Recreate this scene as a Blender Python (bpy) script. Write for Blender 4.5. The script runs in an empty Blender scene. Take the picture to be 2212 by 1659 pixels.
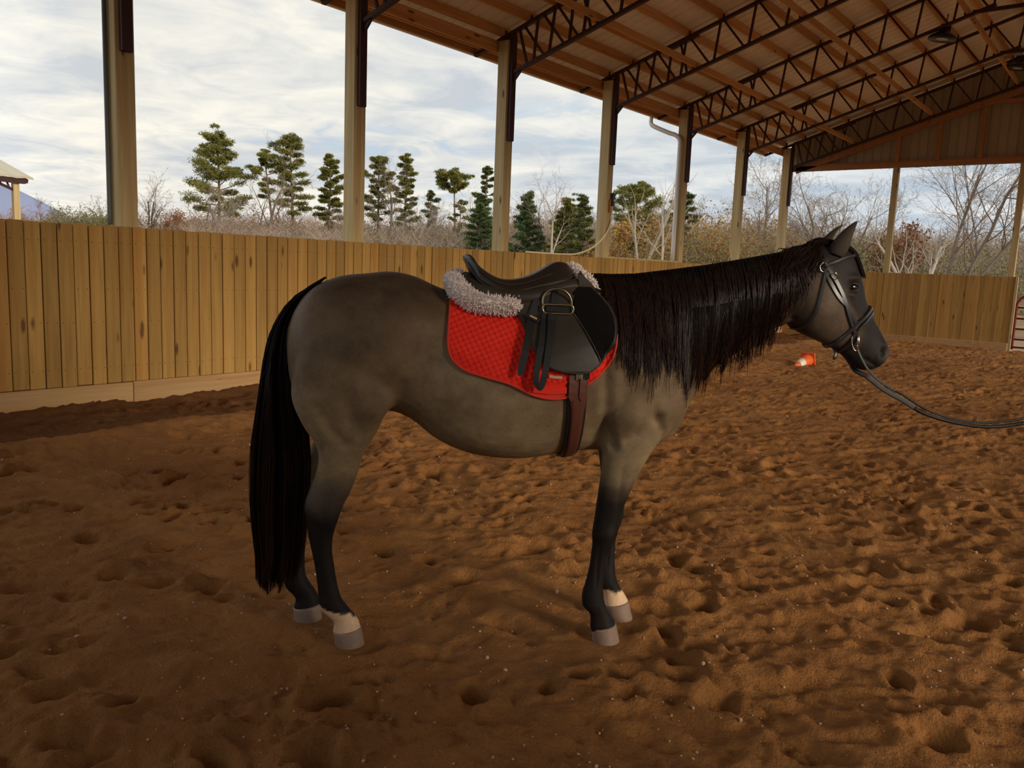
import bpy, bmesh, math, random
import numpy as np
from mathutils import Vector, Matrix
from mathutils.bvhtree import BVHTree

C = bpy.context.scene.collection
SC = bpy.context.scene

# ------------------------------------------------------------------ camera
CAM_F, CAM_H = 1780.7, 1.5005                     # focal length in pixels of the 2212-wide frame, eye height
yaw, pitch, roll = (math.radians(a) for a in (37.9289, 8.0084, 2.2788))
fw = Vector((math.cos(pitch)*math.cos(yaw), math.cos(pitch)*math.sin(yaw), -math.sin(pitch)))
r0 = Vector((math.sin(yaw), -math.cos(yaw), 0)); u0 = r0.cross(fw)
rt = math.cos(roll)*r0 + math.sin(roll)*u0
up = -math.sin(roll)*r0 + math.cos(roll)*u0
cd = bpy.data.cameras.new('camera'); cam = bpy.data.objects.new('camera', cd); C.objects.link(cam)
M3 = Matrix((rt, up, -fw)).transposed()
cam.matrix_world = Matrix.Translation((0, 0, CAM_H)) @ M3.to_4x4()
cd.sensor_width = 36; cd.lens = 36*CAM_F/2212; cd.clip_end = 6000; cd.clip_start = .05
SC.camera = cam

# ------------------------------------------------------------------ exposure, sky, sun
SC.view_settings.view_transform = 'Standard'; SC.view_settings.look = 'None'
SC.view_settings.gamma = 1; SC.view_settings.use_curve_mapping = False
SC.view_settings.exposure = 0.0
SKY = 1.0

class G:
    """short-hand for building a node tree"""
    def __init__(s, tree): s.t = tree; s.n = tree.nodes; s.l = tree.links
    def node(s, typ, **k):
        o = s.n.new(typ)
        for a, v in k.items(): setattr(o, a, v)
        return o
    def put(s, sock, v):
        if isinstance(v, bpy.types.NodeSocket): s.l.new(v, sock)
        elif v is not None:
            if hasattr(sock, 'default_value'):
                dv = sock.default_value
                try:
                    if hasattr(dv, '__len__') and not hasattr(v, '__len__'): v = (v,)*len(dv)
                    elif hasattr(dv, '__len__') and len(dv) == 4 and len(v) == 3: v = (*v, 1)
                except TypeError: pass
                sock.default_value = v
    def math(s, op, a, b=None, c=None, clamp=False):
        o = s.node('ShaderNodeMath', operation=op, use_clamp=clamp)
        for i, v in enumerate((a, b, c)):
            if v is not None: s.put(o.inputs[i], v)
        return o.outputs[0]
    def vmath(s, op, a, b=None):
        o = s.node('ShaderNodeVectorMath', operation=op)
        s.put(o.inputs[0], a)
        if b is not None: s.put(o.inputs[1], b)
        return o.outputs[1] if op in ('LENGTH', 'DOT_PRODUCT') else o.outputs[0]
    def mix(s, f, a, b, blend='MIX'):
        o = s.node('ShaderNodeMix', data_type='RGBA', blend_type=blend)
        s.put(o.inputs[0], f); s.put(o.inputs[6], a); s.put(o.inputs[7], b)
        return o.outputs[2]
    def noise(s, vec, scale, detail=3, rough=.5, dist=0, dim='3D', w=None):
        o = s.node('ShaderNodeTexNoise', noise_dimensions=dim)
        if vec is not None: s.put(o.inputs['Vector'], vec)
        s.put(o.inputs['Scale'], scale); s.put(o.inputs['Detail'], detail); s.put(o.inputs['Roughness'], rough)
        s.put(o.inputs['Distortion'], dist)
        if w is not None: s.put(o.inputs['W'], w)
        return o.outputs[0]
    def ramp(s, f, *stops, interp='LINEAR'):
        o = s.node('ShaderNodeValToRGB'); r = o.color_ramp; r.interpolation = interp
        while len(r.elements) < len(stops): r.elements.new(.5)
        for e, (p, c) in zip(r.elements, stops):
            e.position = p; e.color = (c, c, c, 1) if not hasattr(c, '__len__') else (*c[:3], 1)
        s.put(o.inputs[0], f)
        return o.outputs[0]
    def mapr(s, v, a, b, c=0, d=1):
        o = s.node('ShaderNodeMapRange'); o.clamp = True
        for i, x in enumerate((v, a, b, c, d)): s.put(o.inputs[i], x)
        return o.outputs[0]
    def mapping(s, vec, scale=(1, 1, 1), loc=(0, 0, 0), rot=(0, 0, 0)):
        o = s.node('ShaderNodeMapping'); s.put(o.inputs['Vector'], vec)
        o.inputs['Scale'].default_value = scale; o.inputs['Location'].default_value = loc; o.inputs['Rotation'].default_value = rot
        return o.outputs[0]
    def sep(s, v):
        o = s.node('ShaderNodeSeparateXYZ'); s.put(o.inputs[0], v); return o.outputs
    def comb(s, x, y, z):
        o = s.node('ShaderNodeCombineXYZ')
        for i, v in enumerate((x, y, z)): s.put(o.inputs[i], v)
        return o.outputs[0]

def build_sky():
    w = bpy.data.worlds.new('sky'); SC.world = w; w.use_nodes = True
    g = G(w.node_tree); g.n.clear()
    tc = g.node('ShaderNodeTexCoord').outputs['Generated']
    x, y, z = g.sep(tc)
    zz = g.math('MAXIMUM', z, 0.0)
    # cloud deck seen in perspective: divide by height so that streaks flatten towards the horizon
    k = g.math('DIVIDE', 1, g.math('ADD', zz, .10))
    p = g.comb(g.math('MULTIPLY', x, k), g.math('MULTIPLY', y, k), 0)
    pr = g.mapping(p, scale=(1.0, .55, 1), rot=(0, 0, math.radians(20)))
    n1 = g.noise(pr, 1.25, 5, .55, .5)
    n2 = g.noise(p, 2.6, 7, .58, .8)
    n3 = g.noise(g.mapping(p, loc=(7, 3, 0)), .55, 3, .5)
    cover = g.math('ADD', g.math('MULTIPLY', n1, .52), g.math('MULTIPLY', n2, .48))
    # warm towards the bright western side (left of the view), cooler to the right
    side = g.mapr(g.vmath('DOT_PRODUCT', g.vmath('NORMALIZE', g.comb(x, y, 0)), (math.cos(math.radians(72)), math.sin(math.radians(72)), 0)), .55, 1.0)
    grey = g.mix(side, (.50, .59, .70, 1), (.63, .66, .71, 1))
    white = g.mix(side, (.79, .82, .86, 1), (1.0, .955, .86, 1))
    blue = (.52, .66, .82, 1)
    bright = g.ramp(cover, (.40, 0), (.50, .5), (.60, 1))
    col = g.mix(bright, grey, white)
    gap = g.math('MULTIPLY', g.ramp(n3, (.32, 1), (.44, 0)), g.ramp(n2, (.40, 1), (.52, 0)))
    col = g.mix(g.math('MULTIPLY', gap, .7), col, blue)
    low = g.mapr(zz, 0, .10, 1, 0)
    haze = g.mix(side, (.70, .77, .86, 1), (.95, .88, .80, 1))
    col = g.mix(g.math('MULTIPLY', low, .55), col, haze)
    # cloud veil brightened past the left edge of view, to light the posts
    west = g.mapr(g.vmath('DOT_PRODUCT', g.vmath('NORMALIZE', g.comb(x, y, 0)), (math.cos(math.radians(125)), math.sin(math.radians(125)), 0)), .5, 1.0, 1.0, 1.9)
    col = g.mix(1.0, col, g.comb(west, west, g.math('MULTIPLY', west, .97)), 'MULTIPLY')
    below = g.mapr(z, -.02, 0, 1, 0)
    col = g.mix(below, col, (.10, .075, .05, 1))
    bg = g.node('ShaderNodeBackground'); g.put(bg.inputs[0], col); bg.inputs[1].default_value = SKY
    g.l.new(bg.outputs[0], g.node('ShaderNodeOutputWorld').inputs[0])
build_sky()

sun = bpy.data.lights.new('sun', 'SUN'); sun.energy = 2.8; sun.angle = math.radians(20); sun.color = (1, .86, .68)
so = bpy.data.objects.new('sun', sun); C.objects.link(so)
so.rotation_euler = Vector((.10, .93, -.25)).to_track_quat('-Z', 'Y').to_euler()    # direction the light travels: from behind the camera's left

# ------------------------------------------------------------------ object helpers
def link(o, parent=None):
    C.objects.link(o)
    if parent is not None: o.parent = parent
    return o
def mesh_obj(name, me, parent=None, mat=None, smooth=False, loc=None):
    o = bpy.data.objects.new(name, me)
    if mat is not None and not me.materials: me.materials.append(mat)
    if smooth:
        me.polygons.foreach_set('use_smooth', [True]*len(me.polygons))
    if loc is not None: o.location = loc
    return link(o, parent)
def py_mesh(name, v, f):
    me = bpy.data.meshes.new(name); me.from_pydata([tuple(map(float, a)) for a in v], [], [tuple(map(int, a)) for a in f]); me.update()
    return me
def tri_mesh(name, V, F):
    """fast path for big arrays: V n x 3, F m x k (all faces with k corners)"""
    V = np.asarray(V, np.float32); F = np.asarray(F, np.int32); k = F.shape[1]
    me = bpy.data.meshes.new(name)
    me.vertices.add(len(V)); me.vertices.foreach_set('co', V.ravel())
    me.loops.add(F.size); me.loops.foreach_set('vertex_index', F.ravel())
    me.polygons.add(len(F)); me.polygons.foreach_set('loop_start', np.arange(0, F.size, k, dtype=np.int32))
    me.polygons.foreach_set('loop_total', np.full(len(F), k, np.int32))
    me.update(calc_edges=True); me.validate()
    return me
def thing(name, label, cat, loc=(0, 0, 0), rotz=0, group=None):
    o = bpy.data.objects.new(name, None); o.location = loc; o.rotation_euler = (0, 0, rotz)
    o.empty_display_size = .1
    C.objects.link(o); o['label'] = label; o['category'] = cat
    if group: o['group'] = group
    return o
def tag(o, label, cat, group=None):
    o['label'] = label; o['category'] = cat
    if group: o['group'] = group
    return o
def struct(o): o['kind'] = 'structure'; return o
def box_bm(bm, lo, hi, bev=0):
    v = [bm.verts.new((x, y, z)) for x in (lo[0], hi[0]) for y in (lo[1], hi[1]) for z in (lo[2], hi[2])]
    fs = [(0, 1, 3, 2), (4, 6, 7, 5), (0, 4, 5, 1), (2, 3, 7, 6), (0, 2, 6, 4), (1, 5, 7, 3)]
    f = [bm.faces.new([v[i] for i in q]) for q in fs]
    if bev: bmesh.ops.bevel(bm, geom=list({e for a in f for e in a.edges}), offset=bev, segments=1, affect='EDGES')
def box_mesh(name, lo, hi, bev=0):
    bm = bmesh.new(); box_bm(bm, lo, hi, bev)
    bmesh.ops.recalc_face_normals(bm, faces=bm.faces)
    me = bpy.data.meshes.new(name); bm.to_mesh(me); bm.free(); return me
def box(name, lo, hi, mat, parent=None, bev=0):
    """box whose mesh is centred on its own origin, so that wood grain runs in the piece's own coordinates"""
    c = [(a+b)/2 for a, b in zip(lo, hi)]; h = [(b-a)/2 for a, b in zip(lo, hi)]
    return mesh_obj(name, box_mesh(name, [-a for a in h], h, bev), parent, mat, loc=c)
def bar_mesh(name, a, b, w, h, upv=(0, 0, 1), bev=0):
    """straight bar of rectangular section from a to b; its mesh lies along local x"""
    a = Vector(a); b = Vector(b); L = (b-a).length
    me = box_mesh(name, (-L/2, -w/2, -h/2), (L/2, w/2, h/2), bev)
    x = (b-a).normalized(); y = Vector(upv).cross(x).normalized(); z = x.cross(y)
    M = Matrix((x, y, z)).transposed().to_4x4(); M.translation = (a+b)/2
    return me, M
def bar(name, a, b, w, h, mat, parent=None, upv=(0, 0, 1), bev=0):
    me, M = bar_mesh(name, a, b, w, h, upv, bev)
    o = mesh_obj(name, me, parent, mat); o.matrix_local = M
    return o
def tube_arrays(pts, rad, sides=8, cap=True, flat=1.0, upv=None):
    """rings along a polyline: (V, F quads list, F caps)"""
    P = np.asarray(pts, float); n = len(P); rad = np.broadcast_to(np.asarray(rad, float), (n,))
    T = np.gradient(P, axis=0); T /= np.linalg.norm(T, axis=1)[:, None]+1e-12
    u = np.array(upv if upv is not None else ((0, 0, 1) if abs(T[0][2]) < .9 else (1, 0, 0)), float)
    V = []; a = np.linspace(0, 2*np.pi, sides, endpoint=False)
    for i in range(n):
        s = np.cross(T[i], u); ls = np.linalg.norm(s)
        if ls < 1e-6: s = np.cross(T[i], (1, .3, .2)); ls = np.linalg.norm(s)
        s /= ls; w = np.cross(s, T[i])
        if upv is None: u = w
        V.append(P[i] + rad[i]*(np.cos(a)[:, None]*s + flat*np.sin(a)[:, None]*w))
    V = np.concatenate(V)
    F = [(i*sides+j, i*sides+(j+1) % sides, (i+1)*sides+(j+1) % sides, (i+1)*sides+j) for i in range(n-1) for j in range(sides)]
    caps = [tuple(range(sides))[::-1], tuple((n-1)*sides+j for j in range(sides))] if cap else []
    return V, F, caps
class Geo:
    """collects vertices and faces of one mesh"""
    def __init__(s): s.v = []; s.f = []; s.n = 0
    def add(s, V, F):
        s.v.extend(map(tuple, V)); s.f.extend(tuple(i+s.n for i in q) for q in F); s.n += len(V)
    def tube(s, pts, rad, sides=8, cap=True, flat=1.0, upv=None):
        V, F, c = tube_arrays(pts, rad, sides, cap, flat, upv); s.add(V, F+c)
    def box(s, lo, hi):
        V = [(x, y, z) for x in (lo[0], hi[0]) for y in (lo[1], hi[1]) for z in (lo[2], hi[2])]
        s.add(V, [(0, 1, 3, 2), (4, 6, 7, 5), (0, 4, 5, 1), (2, 3, 7, 6), (0, 2, 6, 4), (1, 5, 7, 3)])
    def lathe(s, prof, seg=24, axis='z', c=(0, 0, 0)):
        a = np.linspace(0, 2*np.pi, seg, endpoint=False); V = []
        for r, h in prof:
            for t in a:
                p = (r*math.cos(t), r*math.sin(t), h)
                V.append(p)
        V = np.array(V)
        if axis == 'y': V = V[:, [0, 2, 1]]
        if axis == 'x': V = V[:, [2, 0, 1]]
        V = V+np.array(c)
        m = len(prof)
        F = [(i*seg+j, i*seg+(j+1) % seg, (i+1)*seg+(j+1) % seg, (i+1)*seg+j) for i in range(m-1) for j in range(seg)]
        F += [tuple(range(seg))[::-1], tuple((m-1)*seg+j for j in range(seg))]
        s.add(V, F)
    def mesh(s, name): return py_mesh(name, s.v, s.f)
    def obj(s, name, mat, parent=None, smooth=False, fix=False):
        me = s.mesh(name)
        if fix:
            bm = bmesh.new(); bm.from_mesh(me); bmesh.ops.recalc_face_normals(bm, faces=bm.faces); bm.to_mesh(me); bm.free()
        return mesh_obj(name, me, parent, mat, smooth)
def smooth_path(pts, n):
    """Catmull-Rom resample"""
    P = np.asarray(pts, float); P = np.vstack([2*P[0]-P[1], P, 2*P[-1]-P[-2]]); m = len(P)-3
    out = []
    for t in np.linspace(0, m-1e-6, n):
        i = int(t); f = t-i; a, b, c, d = P[i:i+4]
        out.append(.5*((2*b)+(c-a)*f+(2*a-5*b+4*c-d)*f*f+(3*b-a-3*c+d)*f**3))
    return np.array(out)
# ------------------------------------------------------------------ materials
def new_mat(name):
    m = bpy.data.materials.new(name); m.use_nodes = True
    g = G(m.node_tree); b = g.n['Principled BSDF']
    return m, g, b
def plain(name, col, rough=.6, metal=0, spec=.5, var=0, vscale=20, bump=0, bscale=60):
    m, g, b = new_mat(name)
    b.inputs['Roughness'].default_value = rough; b.inputs['Metallic'].default_value = metal
    b.inputs['Specular IOR Level'].default_value = spec
    b.inputs['Base Color'].default_value = (*col, 1)
    if var or bump:
        oc = g.node('ShaderNodeTexCoord').outputs['Object']
    if var:
        n = g.noise(oc, vscale, 4, .6)
        g.put(b.inputs['Base Color'], g.mix(n, tuple(max(0, c*(1-var)) for c in col)+(1,), tuple(min(1, c*(1+var)) for c in col)+(1,)))
    if bump:
        bn = g.node('ShaderNodeBump'); bn.inputs['Strength'].default_value = bump; bn.inputs['Distance'].default_value = .01
        g.put(bn.inputs['Height'], g.noise(oc, bscale, 4, .6)); g.put(b.inputs['Normal'], bn.outputs[0])
    return m
def wood(name, light, dark, knotcol, axis='z', knots=1.0, tint=.25, rough=.75, nails=(), gscale=1.0):
    """sawn softwood: streaks along the piece, scattered knots, every piece with a tint of its own"""
    m, g, b = new_mat(name)
    oc = g.node('ShaderNodeTexCoord').outputs['Object']
    oi = g.node('ShaderNodeObjectInfo').outputs['Random']
    x, y, z = g.sep(oc)
    if axis == 'z': v = g.comb(x, y, z)
    elif axis == 'x': v = g.comb(y, z, x)
    else: v = g.comb(x, z, y)
    off = g.math('MULTIPLY', oi, 97.0)
    v = g.vmath('ADD', v, g.comb(off, g.math('MULTIPLY', oi, 31), g.math('MULTIPLY', oi, 53)))
    vs = g.mapping(v, scale=(26*gscale, 26*gscale, 1.1))
    fib = g.noise(vs, 1.0, 5, .6, .4)
    wide = g.noise(g.mapping(v, scale=(7*gscale, 7*gscale, .35)), 1.0, 3, .5, .3)
    col = g.mix(g.ramp(fib, (.3, 0), (.7, 1)), dark, light)
    red = g.ramp(wide, (.54, 0), (.66, 1))
    col = g.mix(g.math('MULTIPLY', red, .5), col, tuple(a*b_ for a, b_ in zip(dark, (.95, .72, .55)))+(1,))
    # knots
    vo = g.node('ShaderNodeTexVoronoi'); vo.inputs['Scale'].default_value = 1.0
    g.put(vo.inputs['Vector'], g.mapping(v, scale=(7.5, 7.5, 2.2)))
    kn = g.ramp(vo.outputs['Distance'], (.10, 1), (.20, 0))
    lucky = g.math('GREATER_THAN', g.sep(vo.outputs['Color'])[0], 1-.52*knots)
    col = g.mix(g.math('MULTIPLY', g.math('MULTIPLY', kn, lucky), .85), col, knotcol)
    # tint per piece
    tn = g.mapr(oi, 0, 1, 1-tint, 1+tint*.6)
    col = g.mix(1.0, col, g.comb(tn, tn, tn), 'MULTIPLY')
    for zz in nails:
        dn = g.math('ABSOLUTE', g.math('SUBTRACT', z, zz)); dx = g.math('ABSOLUTE', g.math('SUBTRACT', g.math('ABSOLUTE', x), .045))
        dd = g.math('SQRT', g.math('ADD', g.math('POWER', dn, 2), g.math('POWER', dx, 2)))
        col = g.mix(g.mapr(dd, .003, .007, .8, 0), col, (.03, .02, .012, 1))
    g.put(b.inputs['Base Color'], col); b.inputs['Roughness'].default_value = rough
    b.inputs['Specular IOR Level'].default_value = .25
    bn = g.node('ShaderNodeBump'); bn.inputs['Strength'].default_value = .25; bn.inputs['Distance'].default_value = .004
    g.put(bn.inputs['Height'], fib); g.put(b.inputs['Normal'], bn.outputs[0])
    return m
M = {}
M['board'] = wood('pine board', (.50, .295, .085, 1), (.37, .20, .052, 1), (.10, .045, .018, 1), 'z', 1.0, .22, nails=(.62, .16, -.62))
M['kick'] = wood('sandy kick board', (.52, .33, .15, 1), (.43, .25, .105, 1), (.16, .08, .04, 1), 'x', .4, .1)
M['post'] = wood('treated post', (.60, .46, .23, 1), (.42, .31, .145, 1), (.07, .045, .02, 1), 'z', .9, .12)
M['lumber'] = wood('orange framing lumber', (.68, .37, .15, 1), (.52, .25, .09, 1), (.10, .04, .02, 1), 'x', .5, .15)
M['lumber_z'] = wood('orange framing lumber upright', (.50, .24, .10, 1), (.36, .16, .06, 1), (.10, .04, .02, 1), 'z', .5, .15)
M['lumber_y'] = wood('orange framing lumber across', (.50, .24, .10, 1), (.36, .16, .06, 1), (.10, .04, .02, 1), 'y', .5, .15)
M['steel'] = plain('dark red primed steel', (.050, .017, .013), .6, 0, .4, .3, 15)
M['roofskin'] = plain('pale roof insulation', (.92, .80, .66), .6, 0, .4, .12, 6, .25, 40)
M['siding'] = plain('grey tan metal siding', (.40, .33, .23), .5, .0, .4, .08, 3)
M['gutter'] = plain('cream metal gutter', (.72, .66, .58), .4, 0, .5)
M['darkpipe'] = plain('weathered dark pipe', (.10, .10, .09), .5, 0, .5)
M['blackplastic'] = plain('black plastic', (.012, .012, .013), .35)
M['glass'] = plain('pale lens', (.55, .57, .55), .2)
M['cable'] = plain('cream conduit', (.85, .68, .40), .5)
M['white'] = plain('white plastic', (.8, .78, .74), .4)

M['backing'] = plain('added dark gap sheet', (.10, .055, .025), .9)
def sand_material():
    m, g, b = new_mat('red brown arena sand')
    oc = g.node('ShaderNodeTexCoord').outputs['Object']
    x, y, z = g.sep(oc)
    big = g.noise(oc, .7, 4, .6, .4); mid = g.noise(oc, 5, 5, .65); fine = g.noise(oc, 90, 4, .7)
    col = g.mix(g.ramp(big, (.35, 0), (.65, 1)), (.31, .134, .041, 1), (.41, .193, .062, 1))
    col = g.mix(g.ramp(mid, (.35, .55), (.6, 0)), col, (.215, .09, .028, 1))
    col = g.mix(g.ramp(fine, (.32, .6), (.5, 0)), col, (.20, .088, .028, 1))
    # shade of the sunken track along the rail, put into the sand colour
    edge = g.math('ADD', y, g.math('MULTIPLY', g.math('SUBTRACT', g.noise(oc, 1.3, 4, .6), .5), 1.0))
    rail_shade = g.mapr(edge, 6.65, 7.0)
    col = g.mix(g.math('MULTIPLY', rail_shade, .62), col, (.085, .04, .022, 1))
    # pale grit
    vo = g.node('ShaderNodeTexVoronoi'); vo.inputs['Scale'].default_value = 60; g.put(vo.inputs['Vector'], oc)
    grit = g.math('MULTIPLY', g.ramp(vo.outputs['Distance'], (.12, 1), (.26, 0)), g.math('GREATER_THAN', g.sep(vo.outputs['Color'])[0], .94))
    col = g.mix(g.math('MULTIPLY', grit, .8), col, (.62, .42, .27, 1))
    g.put(b.inputs['Base Color'], col); b.inputs['Roughness'].default_value = .95; b.inputs['Specular IOR Level'].default_value = .12
    h = g.math('ADD', g.math('MULTIPLY', fine, .55), g.math('ADD', g.noise(oc, 28, 5, .65), g.math('MULTIPLY', grit, .5)))
    bn = g.node('ShaderNodeBump'); bn.inputs['Strength'].default_value = 1.0; bn.inputs['Distance'].default_value = .016
    g.put(bn.inputs['Height'], h); g.put(b.inputs['Normal'], bn.outputs[0])
    return m
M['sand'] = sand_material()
# ------------------------------------------------------------------ the arena: sand floor
rng = np.random.default_rng(11)
X0, SP, D = 4.1787, 3.048, 8.2961                 # first post, post spacing, inner face of the left wall
XE = 22.716                                       # inner face of the end wall
RIDGE_Y, Y_R = 2.2, -3.9                          # ridge line and the far (unseen) side
PW = .194                                         # post width
DP = D+.045                                       # inner face of the posts
HT, KT = 1.7558, .2838                            # board top, top of the kick board
HEAD = math.radians(-45.9)
HO = np.array([2.51, 2.109])                      # the horse's origin and heading
hd = np.array([math.cos(HEAD), math.sin(HEAD)]); hn = np.array([-hd[1], hd[0]])
HOOVES = {'nh': (-.495, -.13, .10), 'nf': (.535, -.13, .10), 'fh': (-.69, .10, .085), 'ff': (.64, .10, .085)}

def vnoise(x, y, seed):
    """smooth value noise on arrays"""
    r = np.random.default_rng(seed); N = 256; T = r.random((N, N))
    xi = np.floor(x).astype(int); yi = np.floor(y).astype(int); fx = x-xi; fy = y-yi
    fx = fx*fx*fx*(fx*(fx*6-15)+10); fy = fy*fy*fy*(fy*(fy*6-15)+10)
    a = T[xi % N, yi % N]; b = T[(xi+1) % N, yi % N]; c = T[xi % N, (yi+1) % N]; d = T[(xi+1) % N, (yi+1) % N]
    return (a*(1-fx)+b*fx)*(1-fy)+(c*(1-fx)+d*fx)*fy
def sstep(v, a, b): t = np.clip((v-a)/(b-a), 0, 1); return t*t*(3-2*t)

def grid_axis(lo, hi, d0, d1, fine, growth=1.02, cap=.06):
    out = [d0]; s = fine
    v = d0
    while v < d1: v += fine; out.append(v)
    s = fine
    while v < hi: s = min(s*growth, cap); v += s; out.append(min(v, hi))
    v = d0; s = fine; left = []
    while v > lo: s = min(s*growth, cap); v -= s; left.append(max(v, lo))
    return np.array(left[::-1]+out)
gx = grid_axis(-3.0, XE, .3, 5.2, .0135, 1.008, .05); gy = grid_axis(Y_R, D, -1.6, 4.6, .0135, 1.01, .055)
PX, PY = np.meshgrid(gx, gy, indexing='ij')
wx = PX+.22*(vnoise(PX*1.7, PY*1.7, 1)-.5)+.09*(vnoise(PX*5, PY*5, 2)-.5)
wy = PY+.22*(vnoise(PX*1.7+40, PY*1.7, 3)-.5)+.09*(vnoise(PX*5, PY*5+17, 4)-.5)
c20, s20 = math.cos(math.radians(-32)), math.sin(math.radians(-32))
ux, uy = wx*c20+wy*s20, -wx*s20+wy*c20
bil = lambda a, b, k: np.abs(2*vnoise(a, b, k)-1)
Hf = .040*(vnoise(wx*1.3, wy*1.3, 5)-.5)
Hf -= .034*(bil(ux*1.3, uy*4.0, 6)-.5)
Hf += .020*(vnoise(wx*4.3, wy*5.0, 7)-.5)
Hf -= .022*(bil(ux*4.0, uy*8.5, 8)-.45)
Hf -= .016*(bil(wx*7.5+9, wy*8.5, 28)-.45)
Hf -= .013*(bil(wx*12, wy*12, 18)-.45)
Hf += .008*(vnoise(wx*26, wy*26, 9)-.5)+.007*(vnoise(wx*50, wy*50, 10)-.5)
lump = np.clip(vnoise(wx*17+3, wy*17, 21)-.62, 0, 1)*sstep(vnoise(wx*1.9, wy*1.9, 22), .52, .68)
Hf += .07*lump
# hoof prints
def prints(n, x0, x1, y0, y1, seed, dmin=.028, dmax=.065):
    r = np.random.default_rng(seed)
    for _ in range(n):
        cx, cy = r.uniform(x0, x1), r.uniform(y0, y1); a = r.normal(math.radians(-40), .9)
        la, lb = r.uniform(.06, .115), r.uniform(.042, .07); dep = r.uniform(dmin, dmax)
        i0, i1 = np.searchsorted(gx, (cx-.36, cx+.36)); j0, j1 = np.searchsorted(gy, (cy-.36, cy+.36))
        if i1-i0 < 3 or j1-j0 < 3: continue
        dx = PX[i0:i1, j0:j1]-cx; dy = PY[i0:i1, j0:j1]-cy
        u = dx*math.cos(a)+dy*math.sin(a); v = -dx*math.sin(a)+dy*math.cos(a)
        q = np.sqrt((u/la)**2+(v/lb)**2)+.25*(vnoise(PX[i0:i1, j0:j1]*19, PY[i0:i1, j0:j1]*19, int(r.integers(50)))-.5)
        pit = -dep*(1-sstep(q, .55, 1.15))*(1+.5*np.clip(u/la, -1, 1))
        rim = dep*.26*np.exp(-((q-1.45)/.40)**2)*(1-.5*np.clip(u/la, -1, 1))
        Hf[i0:i1, j0:j1] += pit+rim
prints(620, -.2, 7, -2.6, 6.4, 31, .02, .055)
prints(560, 5, XE, -3.8, 7.6, 32, .03, .06)
prints(60, -1, 14, 6.9, 7.9, 33, .03, .06)
# churned track beside the rail with a low bank on its inner side
Hf += .055*np.exp(-((PY-6.55-.16*(vnoise(PX*.9, PX*0, 41)-.5))/.22)**2)
Hf -= .05*sstep(PY, 6.7, 7.2)
Hf += .05*sstep(PY, D-.35, D)*(.6+.8*vnoise(PX*1.1, PX*0, 42))
Hf += .07*sstep(PX, XE-.8, XE-.05)*(vnoise(PY*1.1, PY*0, 43)**1.5)
Hf *= .45+.55*sstep(np.hypot(PX-2.6, PY-2), 0, .6)*1.0
# level the ground where the horse stands, pushed up round the hooves
for k, (s, yy, rr) in HOOVES.items():
    cx, cy = HO+hd*s+hn*yy
    dd = np.hypot(PX-cx, PY-cy)
    wgt = 1-sstep(dd, .07, .20); base = {'nh': .0, 'nf': .005, 'fh': .005, 'ff': .0}[k]
    Hf = Hf*(1-wgt)+base*wgt+.016*np.exp(-((dd-.135)/.03)**2)*(vnoise(PX*14, PY*14, 61))
nx, ny = PX.shape
ids = np.arange(nx*ny).reshape(nx, ny)
FQ = np.stack([ids[:-1, :-1], ids[1:, :-1], ids[1:, 1:], ids[:-1, 1:]], -1).reshape(-1, 4)
me = tri_mesh('floor', np.stack([PX.ravel(), PY.ravel(), Hf.ravel()], 1), FQ)
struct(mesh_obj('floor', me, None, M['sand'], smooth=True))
def floor_z(x, y):
    i = int(np.clip(np.searchsorted(gx, x), 0, nx-1)); j = int(np.clip(np.searchsorted(gy, y), 0, ny-1)); return float(Hf[i, j])

# ------------------------------------------------------------------ left wall: planks on posts
rnd = random.Random(5)
def empty_struct(name):
    o = bpy.data.objects.new(name, None); C.objects.link(o); o['kind'] = 'structure'; return o
wl = empty_struct('wall_left')
BW = .1462; BT = .03
board_meshes = [box_mesh('board', (-BW/2+g_, -BT/2, -(HT-.18)/2), (BW/2-g_, BT/2, (HT-.18)/2), .006) for g_ in (.0035, .0045, .003)]
k0 = 3.115 % BW
nb = int((XE+2.9)/BW)+1
for i in range(nb):
    xc = k0+BW*(i+math.floor((-2.9)/BW))+BW/2
    if xc > XE-.02: break
    me = board_meshes[i % 3]
    o = mesh_obj('board', me, wl, M['board'] if not me.materials else None)
    o.location = (xc, D+BT/2+rnd.uniform(-.004, .004), (HT+.18)/2+rnd.uniform(-.004, .004))
    if rnd.random() < .5: o.rotation_euler = (0, math.pi, 0)
wl_rails = empty_struct('wall_left_rails')  # rails between the left wall's posts, and the added gap sheets
x = -2.95
for x1 in (1.2, 4.235, 7.3, 10.33, 13.4, 16.4, 19.5, XE-.03):
    box('kick_board', (x+.003, D-.045, -.08), (x1-.003, D-.002, KT+rnd.uniform(-.006, .006)-.1+.002), M['kick'], wl, .006); x = x1
for a in range(-2, 6):
    xa, xb = X0+a*SP+PW, X0+(a+1)*SP
    box('rail', (xa, DP+.0, .9), (xb, DP+.038, 1.04), M['lumber'], wl_rails)
    top = HT-.012 if a != 3 else HT+.03
    box('added_gap_sheet', (X0+a*SP, D+.034, .1), (X0+(a+1)*SP-.001, D+.042, HT-.03), M['backing'], wl_rails)  # sheet added to stop daylight leaking between the planks
    box('top_rail', (xa, DP-.005, HT-.16), (xb, DP+.09, top), M['post'], wl_rails)

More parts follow.
